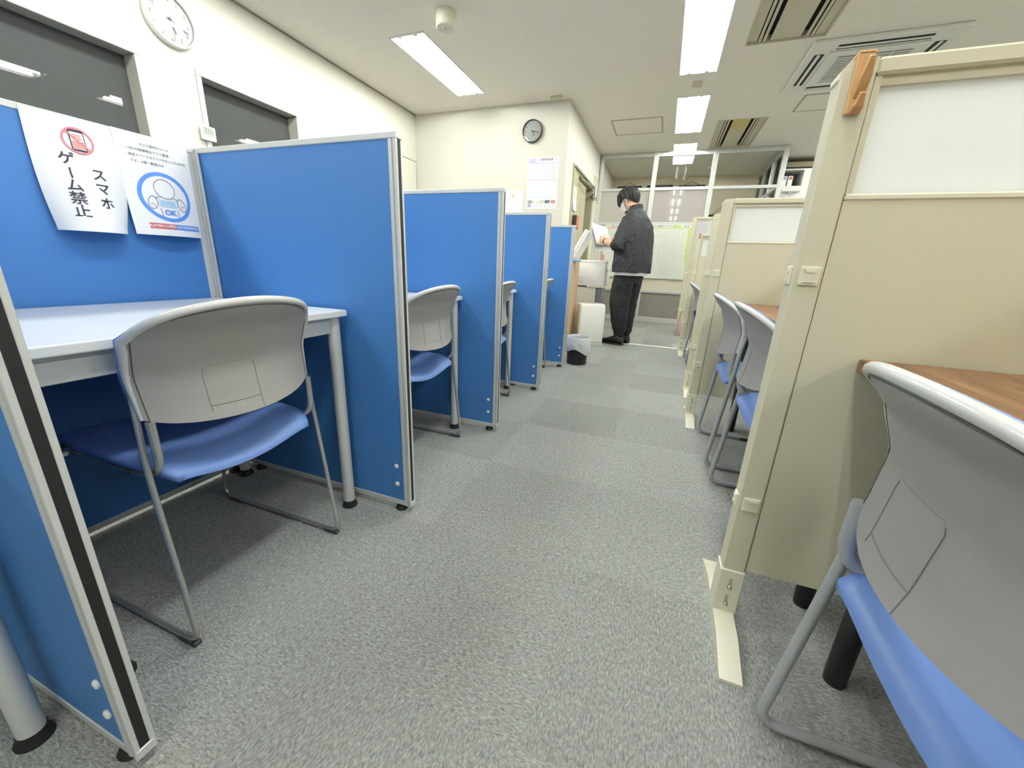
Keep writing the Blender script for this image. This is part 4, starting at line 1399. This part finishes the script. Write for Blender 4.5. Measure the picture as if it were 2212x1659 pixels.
b.grid(liner, 72, 16, True)
mlin = bpy.data.materials.new('thin_white_plastic'); mlin.use_nodes = True
pb = mlin.node_tree.nodes['Principled BSDF']; pb.inputs['Base Color'].default_value = (0.82, 0.85, 0.87, 1); pb.inputs['Roughness'].default_value = 0.35
pb.inputs['Transmission Weight'].default_value = 0.25; pb.inputs['IOR'].default_value = 1.1
b.build('liner_bag', mlin, t, True)

# air purifier
t = thing('air_purifier', 'white box air purifier standing on the floor below the copier', 'air purifier', (-0.755, 4.72, 0), math.radians(24))
MB().box(-0.150, 0.150, -0.10, 0.10, 0.0, 0.475, 0.025, 4).build('body', mat('purifier_white', (240, 239, 226), 0.35), t, 40)
MB().box(-0.140, 0.146, -0.112, -0.098, 0.02, 0.445, 0.008, 2).build('front_panel', mat('purifier_front', (244, 244, 236), 0.3), t, 40)
b = MB()
for k in range(12):
    b.box(-0.1515, -0.1485, -0.06, 0.07, 0.05 + k * 0.012, 0.056 + k * 0.012)
b.build('side_grille', mat('grille_beige', (206, 196, 170), 0.6), t)
b = MB().box(-0.10, 0.10, -0.06, 0.06, 0.472, 0.478, 0.002); b.box(-0.1515, -0.149, -0.05, 0.0, 0.36, 0.37)
b.build('control_strip', mat('purifier_grey', (200, 200, 194), 0.4), t)
MB().box(-0.150, 0.150, -0.115, 0.10, 0.0, 0.012, 0.003).build('plinth', m_white, t)

# copier on its stand
m_cop = mat('copier_white', (243, 243, 238), 0.4)
m_cop2 = mat('copier_grey', (226, 223, 210), 0.45)
t = thing('copier', 'white office copier with its lid raised, in front of the standing person', 'copier', (-0.86, 5.12, 0))
b = MB(); b.box(-0.19, 0.205, -0.20, 0.22, 0.665, 0.955, 0.012, 2)
b.build('body', m_cop, t, 40)
b = MB(); b.box(-0.19, 0.207, -0.203, 0.0, 0.93, 0.965, 0.006, 2); b.box(0.06, 0.165, -0.204, -0.19, 0.915, 0.925)
b.build('top_deck', m_cop, t, 40)
b = MB(); b.box(-0.145, -0.137, -0.2025, -0.198, 0.72, 0.755); b.box(-0.12, -0.045, -0.2015, -0.198, 0.712, 0.714); b.box(-0.12, -0.045, -0.2015, -0.198, 0.752, 0.754)
b.build('front_marks', mat('mark_grey', (120, 120, 116), 0.6), t)
b = MB(); b.box(0.0, 0.2, -0.202, -0.19, 0.645, 0.668, 0.003)
b.build('tray_lip', m_cop2, t)
lid = MB(); lid.box(0.0, 0.36, -0.18, 0.20, 0.0, 0.055, 0.01, 2).build('lid', m_cop, t, 40)
lid_o = [c for c in t.children if c.name.startswith('lid')][0]
lid_o.location = (-0.21, 0.02, 0.975); lid_o.rotation_euler = (0, -math.radians(62), 0)
MB().box(0.01, 0.35, -0.17, 0.19, -0.004, 0.0).build('white_pad', m_paper, lid_o)
MB().box(0.012, 0.348, -0.1815, -0.178, 0.022, 0.027).build('seam', mat('seam_grey', (150, 150, 148), 0.6), lid_o)
b = MB(); b.box(0.17, 0.27, -0.14, 0.0, 0.0, 0.008, 0.002)
o = b.build('control_panel', m_cop, t); o.location = (0.02, 0.0, 0.965); o.rotation_euler = (0, math.radians(28), 0)
b = MB(); b.box(-0.19, 0.11, -0.19, 0.20, 0.0, 0.645, 0.006)
b.build('stand', m_cop2, t)
b = MB(); b.box(0.112, 0.17, -0.17, 0.18, 0.02, 0.64, 0.004)
b.build('stand_side', mat('brushed_grey', (150, 150, 152), 0.3, 0.5), t)
t = thing('side_board', 'pale wooden cabinet end beside the last blue divider and the copier', 'cabinet', (-0.955, 4.42, 0))
MB().box(-0.04, 0.0, 0.0, 0.40, 0.0, 0.915, 0.003).build('end_panel', m_pale, t)
MB().box(-0.34, 0.0, 0.0, 0.40, 0.915, 0.935, 0.003).build('worktop', m_pale, t)
MB().box(-0.34, -0.041, 0.006, 0.40, 0.0, 0.914).build('cabinet_body', m_cop2, t)
tag(MB().box(-1.03, -0.895, 4.46, 4.60, 0.9355, 0.955, 0.006, 2).build('blue_case', mat('folder_blue', (110, 160, 222), 0.5)),
    'small blue case lying on the wooden cabinet beside the copier', 'case')


# ================================================================ the person
def ring_pts(c, ax, ay, ra, rb, n=20, ex=2.0):
    out = []
    for k in range(n):
        a = 2 * PI * k / n
        ca, sa = math.cos(a), math.sin(a)
        x = math.copysign(abs(ca) ** (2 / ex), ca) * ra; y = math.copysign(abs(sa) ** (2 / ex), sa) * rb
        out.append(Vector(c) + Vector(ax) * x + Vector(ay) * y)
    return out


def limb(mb_, pts, radii, n=16):
    mb_.tube(pts, radii, n)


def voxel_union(mb_, name, voxel, smooth_it=4, m=None, parent=None):
    me = mb_.mesh(name, m)
    o = bpy.data.objects.new(name, me); COL.objects.link(o)
    md = o.modifiers.new('r', 'REMESH'); md.mode = 'VOXEL'; md.voxel_size = voxel; md.use_smooth_shade = True
    if smooth_it:
        ms = o.modifiers.new('s', 'SMOOTH'); ms.factor = 0.5; ms.iterations = smooth_it
    dg = bpy.context.evaluated_depsgraph_get(); dg.update()
    me2 = bpy.data.meshes.new_from_object(o.evaluated_get(dg))
    o.modifiers.clear(); o.data = me2; me2.name = name
    for p in me2.polygons: p.use_smooth = True
    if not me2.materials: me2.materials.append(m)
    if parent: o.parent = parent
    return o


m_skin = mat('skin', (226, 178, 148), 0.5, **{'Subsurface Weight': 0.05})
m_hair = mat('black_hair', (24, 23, 24), 0.6)
m_jack = mat('black_jacket', (40, 43, 46), 0.75, bump=(14, 0.6))
m_trou = mat('black_trousers', (30, 31, 33), 0.8, bump=(18, 0.6))
m_shoe = mat('black_shoe', (22, 22, 24), 0.55)
m_mask = mat('white_mask', (222, 228, 230), 0.7)
X_, Y_, Z_ = Vector((1, 0, 0)), Vector((0, 1, 0)), Vector((0, 0, 1))

# local frame: +X forward, +Y the person's left, Z up
HEAD_C = Vector((0.085, 0, 1.606))
HT = Matrix.Rotation(math.radians(30), 4, 'Y')       # head bent down


def head_local(p):
    return HEAD_C + HT @ Vector(p)


body = MB()
# torso under the clothes, pelvis, legs
tr = [((-0.02, 0, 0.86), 0.11, 0.15), ((-0.02, 0, 0.98), 0.105, 0.15), ((-0.03, 0, 1.12), 0.105, 0.14), ((-0.045, 0, 1.28), 0.110, 0.155), ((-0.045, 0, 1.38), 0.095, 0.14), ((-0.03, 0, 1.44), 0.070, 0.10), ((0.0, 0, 1.48), 0.055, 0.062)]
body.loft([ring_pts(c, X_, Y_, a, b_) for c, a, b_ in tr])
limb(body, [(-0.015, 0, 1.45), (0.015, 0, 1.50), (0.05, 0, 1.56)], [0.066, 0.060, 0.062])
for s_ in (-1, 1):
    limb(body, [(-0.02, s_ * 0.09, 0.92), (-0.01, s_ * 0.088, 0.70), (0.0, s_ * 0.082, 0.49), (-0.02, s_ * 0.076, 0.30), (-0.03, s_ * 0.072, 0.09), (-0.03, s_ * 0.072, 0.05)], [0.088, 0.076, 0.056, 0.054, 0.038, 0.038])
    limb(body, [(-0.05, s_ * 0.072, 0.045), (0.04, s_ * 0.075, 0.04), (0.13, s_ * 0.080, 0.03)], [0.035, 0.036, 0.026])
EL = {1: Vector((-0.02, 0.285, 1.105)), -1: Vector((0.0, -0.27, 1.10))}
WR = {1: Vector((0.245, 0.165, 1.165)), -1: Vector((0.25, -0.15, 1.15))}
for s_ in (-1, 1):
    sh = Vector((-0.04, s_ * 0.160, 1.375))
    limb(body, [sh, sh.lerp(EL[s_], 0.5), EL[s_], EL[s_].lerp(WR[s_], 0.3), WR[s_]], [0.050, 0.048, 0.043, 0.043, 0.028])
    d = (WR[s_] - EL[s_]).normalized()
    side_v = Vector((0, 0, 1)).cross(d).normalized(); upv = d.cross(side_v)
    # palm: flat slab held on edge, then five fingers curled round the sheet
    inn = -side_v * s_
    kn = WR[s_] + d * 0.085 + inn * 0.006
    rings = []
    for k, (tt, hw, ht) in enumerate(((0.0, 0.020, 0.026), (0.3, 0.019, 0.034), (0.7, 0.018, 0.041), (1.0, 0.014, 0.041))):
        rings.append(ring_pts(WR[s_].lerp(kn, tt), side_v, upv, hw, ht, 14, 2.6))
    body.loft(rings)
    for k, ln in enumerate((0.068, 0.076, 0.070, 0.056)):
        b0 = kn + upv * (0.033 - 0.022 * k)
        dr = d + inn * 0.25
        p1 = b0 + dr.normalized() * ln * 0.42
        p2 = p1 + (d * 0.55 + inn * 0.85).normalized() * ln * 0.32
        p3 = p2 + (d * 0.1 + inn * 1.0).normalized() * ln * 0.26
        body.tube([b0 - d * 0.015, b0, p1, p2, p3], [0.0095, 0.0098, 0.0092, 0.0085, 0.0070], 8)
    th0 = WR[s_] + d * 0.030 + upv * 0.030 + inn * 0.012
    th1 = th0 + (d * 0.75 + upv * 0.55 + inn * 0.4).normalized() * 0.036
    th2 = th1 + (d * 1.0 + inn * 0.25 + upv * 0.05).normalized() * 0.030
    body.tube([th0 - d * 0.012 - upv * 0.012, th0, th1, th2], [0.013, 0.0125, 0.0105, 0.0085], 8)
# head with face relief
hb = bmesh.new(); bmesh.ops.create_uvsphere(hb, u_segments=48, v_segments=36, radius=1.0)
for v in hb.verts:
    x, y, z = v.co
    px, py, pz = x * 0.094, y * 0.076, z * 0.112
    if z < 0:
        k = -z
        py *= 1 - 0.30 * k ** 1.5
        px = px * (1 - 0.12 * k) + 0.014 * k
    if x > 0:
        f_ = x
        g = lambda cy_, cz_, sy_, sz_: math.exp(-((py - cy_) / sy_) ** 2 - ((pz - cz_) / sz_) ** 2)
        px += 0.024 * g(0, -0.030, 0.013, 0.020) + 0.010 * g(0, -0.006, 0.008, 0.02)
        px += 0.006 * g(0, 0.022, 0.05, 0.012)
        px -= 0.008 * (g(0.031, 0.0, 0.016, 0.011) + g(-0.031, 0.0, 0.016, 0.011))
        px += 0.006 * g(0, -0.063, 0.022, 0.007) + 0.004 * g(0, -0.073, 0.020, 0.006) + 0.008 * g(0, -0.098, 0.022, 0.015)
    v.co = head_local((px, py, pz))
body._take(hb)
for s_ in (-1, 1):
    body.sphere(head_local((-0.006, s_ * 0.077, -0.008)), 1.0, 14, 10, (0.018, 0.008, 0.031), HT)
    body.sphere(head_local((0.002, s_ * 0.080, -0.026)), 1.0, 10, 8, (0.009, 0.007, 0.011), HT)
person = voxel_union(body, 'person', 0.0046, 2, m_skin)
person.location = (-0.405, 4.875, 0.012); person.rotation_euler = (0, 0, math.radians(155))
tag(person, 'person in black jacket and trousers with a face mask standing and reading papers', 'person')

for s_ in (-1, 1):
    e = MB(); e.sphere(head_local((0.079, s_ * 0.031, 0.0)), 0.0115, 14, 10); eo = e.build('eye', mat('eye_white', (236, 234, 230), 0.2), person, True)
    e = MB(); e.sphere(head_local((0.0885, s_ * 0.031, -0.001)), 0.0045, 10, 8); e.build('iris', mat('eye_brown', (40, 28, 22), 0.2), eo, True)
    MB().tube([head_local((0.090, s_ * 0.016, 0.019)), head_local((0.091, s_ * 0.032, 0.023)), head_local((0.082, s_ * 0.048, 0.019))], [0.003, 0.004, 0.0025], 6).build('eyebrow', m_hair, person, True)
mo = MB(); mo.tube([head_local((0.088, -0.022, -0.068)), head_local((0.098, 0, -0.068)), head_local((0.088, 0.022, -0.068))], [0.002, 0.0045, 0.002], 8)
mo.build('lips', mat('lip_pink', (196, 128, 116), 0.5), person, True)

# hair: bowl-like cap with a long fringe
hr = MB()


def hair_fn(u, v):
    a = 2 * PI * u                       # 0 = front
    ca, sa = math.cos(a), math.sin(a)
    # lower edge (elevation angle) by azimuth: fringe to the brows, over the ear tops, down to the nape
    fr_ = max(0, ca); bk = max(0, -ca)
    low = 0.06 - 0.02 * fr_ - 0.80 * bk ** 0.75
    low += 0.05 * math.sin(a * 13) * (0.4 + fr_) + 0.02 * math.sin(a * 29)
    if ca > 0.15: low -= 0.10 * min(1, (ca - 0.15) / 0.5)
    el = PI / 2 + (low - PI / 2) * v
    ce, se = math.cos(el), math.sin(el)
    clump = 0.0035 * math.sin(a * 17 + v * 3) + 0.0025 * math.sin(a * 31 - v * 5) + 0.002 * math.sin(a * 53)
    rx_, ry_, rz_ = 0.127 + clump, 0.105 + clump, 0.133 + clump
    x, y, z = ce * ca * rx_, ce * sa * ry_, se * rz_
    if ca > 0: x += 0.004 * v * ca
    else: x -= 0.012 * v * bk * (1 - v)
    if z < 0: x *= 1 - 0.12 * (-z / 0.08); y *= 1 - 0.20 * (-z / 0.08)
    return head_local((x - 0.004, y, z + 0.004))


hr.grid(hair_fn, 110, 26, True)
hr.grid(lambda u, v: head_local((HT.inverted() @ (hair_fn(u, 1.0) - HEAD_C)) * (1 - 0.16 * v)), 110, 3, True)
for k in range(70):
    a = random.uniform(0, 2 * PI); v0 = random.uniform(0.02, 0.5); v1 = min(1.04, v0 + random.uniform(0.25, 0.6))
    pts = [hair_fn((a + 0.10 * (j / 5) * random.choice((-1, 1))) / (2 * PI) % 1, v0 + (v1 - v0) * j / 5) for j in range(6)]
    gr = random.uniform(0.995, 1.015)
    pts = [HEAD_C + (p - HEAD_C) * gr for p in pts]
    hr.tube(pts, [0.001, 0.0035, 0.0045, 0.004, 0.003, 0.0008], 5)
hr.build('hair', m_hair, person, True)

# mask over nose and chin with ear loops
mk = MB()


def mask_fn(off):
    def f(u, v):
        a = (u - 0.5) * 2.35
        z = -0.012 - 0.098 * v
        rad = 0.104 - 0.006 * abs(a)
        bulge = 0.020 * math.exp(-(a / 0.30) ** 2) * math.exp(-((v - 0.32) / 0.32) ** 2)
        k = max(0, v - 0.55)
        x = (rad + bulge + off) * math.cos(a) * (1 - 0.16 * k); y = 0.083 * math.sin(a) * (1 - 0.22 * v) * 1.0
        x += 0.0018 * math.sin(v * 3 * 2 * PI)
        return head_local((x, y * (1 + off * 8), z))
    return f


mk.grid(mask_fn(0.0), 22, 16); mk.grid(mask_fn(-0.002), 22, 16)
mko = mk.build('face_mask', m_mask, person, True)
for s_ in (-1, 1):
    e0 = mask_fn(0)(0.5 + s_ * 0.5, 0.08); e1 = mask_fn(0)(0.5 + s_ * 0.5, 0.92)
    MB().tube([e0, head_local((0.012, s_ * 0.083, 0.012)), head_local((-0.016, s_ * 0.086, 0.004)), head_local((-0.014, s_ * 0.084, -0.034)), e1], 0.0018, 6).build('ear_loop', m_mask, mko, True)

# jacket: boxy body, rolled sleeves, stand collar
jk = MB()
jr = [((-0.055, 0, 0.828), 0.186, 0.250, 2.6), ((-0.055, 0, 0.93), 0.188, 0.252, 2.6), ((-0.055, 0, 1.08), 0.180, 0.245, 2.5), ((-0.055, 0, 1.22), 0.170, 0.236, 2.4), ((-0.055, 0, 1.32), 0.155, 0.218, 2.2),
      ((-0.050, 0, 1.40), 0.128, 0.182, 2.1), ((-0.035, 0, 1.46), 0.098, 0.128, 2.0), ((-0.012, 0, 1.51), 0.078, 0.085, 2.0)]
jk.loft([ring_pts(c, X_, Y_, a, b_, 36, ex) for c, a, b_, ex in jr])
for s_ in (-1, 1):
    sh = Vector((-0.045, s_ * 0.160, 1.385))
    el = EL[s_]; end = el.lerp(WR[s_], 0.22)
    jk.tube([sh, sh.lerp(el, 0.35), sh.lerp(el, 0.72), el + Vector((-0.012, 0, 0.0)), end], [0.080, 0.082, 0.080, 0.074, 0.060], 18)
    d = (end - el).normalized()
    for k in range(3):
        c = el.lerp(end, 0.25 + 0.30 * k)
        jk.tube([c - d * 0.012, c, c + d * 0.012], [0.060, 0.069, 0.058], 18)
jk.tube([(-0.014, 0, 1.505), (-0.006, 0, 1.545)], [0.083, 0.080], 24)
jo = voxel_union(jk, 'jacket', 0.008, 3, m_jack, person)
nrm_ = [v.normal.copy() for v in jo.data.vertices]
for i_, v in enumerate(jo.data.vertices):
    c = v.co.copy()
    n1 = noise.noise(Vector((c.x * 9, c.y * 9, c.z * 4))) ; n2 = noise.noise(Vector((c.x * 22, c.y * 22, c.z * 13)))
    n3 = noise.noise(Vector((c.x * 16 + c.z * 10, c.y * 16 - c.z * 6, c.z * 9)))
    arm = min(1.0, max(0.0, (abs(c.y) - 0.17) / 0.06))
    amt = 0.010 * n1 + 0.005 * n2 - 0.008 * (1 - min(1, abs(n3) * 3)) * (0.45 + 0.3 * arm)
    v.co = c + nrm_[i_] * amt
# shirt hem under the jacket
MB().loft([ring_pts(c, X_, Y_, a, b_, 32, 2.4) for c, a, b_ in (((-0.05, 0, 0.796), 0.156, 0.212), ((-0.05, 0, 0.82), 0.160, 0.218), ((-0.05, 0, 0.88), 0.160, 0.218))]).build('white_shirt', mat('white_cotton', (236, 236, 236), 0.8), person, True)
# trousers
tb = MB()
tb.loft([ring_pts(c, X_, Y_, a, b_, 30, 2.3) for c, a, b_ in (((-0.035, 0, 0.70), 0.120, 0.185), ((-0.045, 0, 0.80), 0.135, 0.190), ((-0.045, 0, 0.92), 0.130, 0.18))])
for s_ in (-1, 1):
    rg = [((-0.035, s_ * 0.090, 0.86), 0.122, 0.100), ((-0.015, s_ * 0.092, 0.68), 0.130, 0.100), ((0.0, s_ * 0.088, 0.48), 0.124, 0.090), ((-0.018, s_ * 0.080, 0.30), 0.106, 0.080), ((-0.034, s_ * 0.072, 0.16), 0.080, 0.062), ((-0.034, s_ * 0.072, 0.105), 0.060, 0.050), ((-0.034, s_ * 0.072, 0.085), 0.058, 0.049)]
    tb.loft([ring_pts(c, X_, Y_, a, b_, 24, 2.1) for c, a, b_ in rg])
to = voxel_union(tb, 'trousers', 0.008, 3, m_trou, person)
nrm_ = [v.normal.copy() for v in to.data.vertices]
for i_, v in enumerate(to.data.vertices):
    c = v.co.copy()
    n3 = noise.noise(Vector((c.x * 12 - c.z * 7, c.y * 12 + c.z * 8, c.z * 8)))
    amt = -0.005 * (1 - min(1, abs(n3) * 3)) + 0.006 * noise.noise(Vector((c.x * 8, c.y * 8, c.z * 5 + 3))) + 0.003 * noise.noise(Vector((c.x * 20, c.y * 20, c.z * 16)))
    v.co = c + nrm_[i_] * amt
for s_ in (-1, 1):
    sh = MB(); yy = s_ * 0.074
    secs = [(-0.095, 0.030, 0.055, 0.030), (-0.085, 0.040, 0.085, 0.042), (-0.03, 0.045, 0.105, 0.047), (0.03, 0.046, 0.088, 0.048), (0.09, 0.049, 0.060, 0.050), (0.145, 0.047, 0.045, 0.048), (0.178, 0.034, 0.034, 0.036), (0.190, 0.015, 0.022, 0.018)]
    rings = []
    for (xx, hw, ht, bw) in secs:
        ring = []
        for k in range(18):
            a = 2 * PI * k / 18
            y = math.cos(a) * hw; z = 0.006 + (math.sin(a) * 0.5 + 0.5) * ht
            ring.append((xx, yy + y + s_ * 0.02 * max(0, xx), z))
        rings.append(ring)
    sh.loft(rings)
    so = sh.build('shoe', m_shoe, person, True)
    sl = MB(); pts = []
    for (xx, hw, ht, bw) in secs: pts.append((xx, yy - bw + s_ * 0.02 * max(0, xx)))
    for (xx, hw, ht, bw) in reversed(secs): pts.append((xx, yy + bw + s_ * 0.02 * max(0, xx)))
    sl.prism(pts, 'z', -0.011, 0.008)
    sl.build('sole', mat('black_sole', (34, 33, 34), 0.6), so)
# wrist band
d = (WR[1] - EL[1]).normalized(); c = EL[1].lerp(WR[1], 0.90)
wt = MB().tube([c - d * 0.011, c - d * 0.009, c + d * 0.009, c + d * 0.011], [0.033, 0.0355, 0.0355, 0.033], 20).build('wrist_watch', mat('watch_grey', (92, 84, 78), 0.4), person, True)
# papers in the hands
MW = Matrix.Translation(person.location) @ Matrix.Rotation(math.radians(155), 4, 'Z')


def paper_pt(u, v, off, tilt):
    # u across (person's right..left), v bottom..top
    y = -0.17 + 0.33 * u
    z = 1.135 + 0.215 * v
    x = 0.345 + 0.10 * v + 0.02 * math.sin(u * PI) + off + tilt * (u - 0.5)
    return MW @ Vector((x, y, z + 0.03 * u * v))


for k, (off, tl, lab) in enumerate(((0.0, 0.0, 'white sheet of paper held up by the standing person, upper one'), (0.035, 0.03, 'second white sheet held behind the upper one by the standing person'))):
    b = MB()
    b.grid(lambda u, v: paper_pt(u, v - 0.30 * k, off, tl), 10, 8)
    b.grid(lambda u, v: paper_pt(u, v - 0.30 * k, off + 0.0012, tl), 10, 8)
    tag(b.build('paper_sheet', m_paper, None, True), lab, 'paper', 'papers held by the person')

for o in scene.objects:
    if o.type == 'EMPTY' and o.get('kind') is None and o.get('group') == '':
        del o['group']
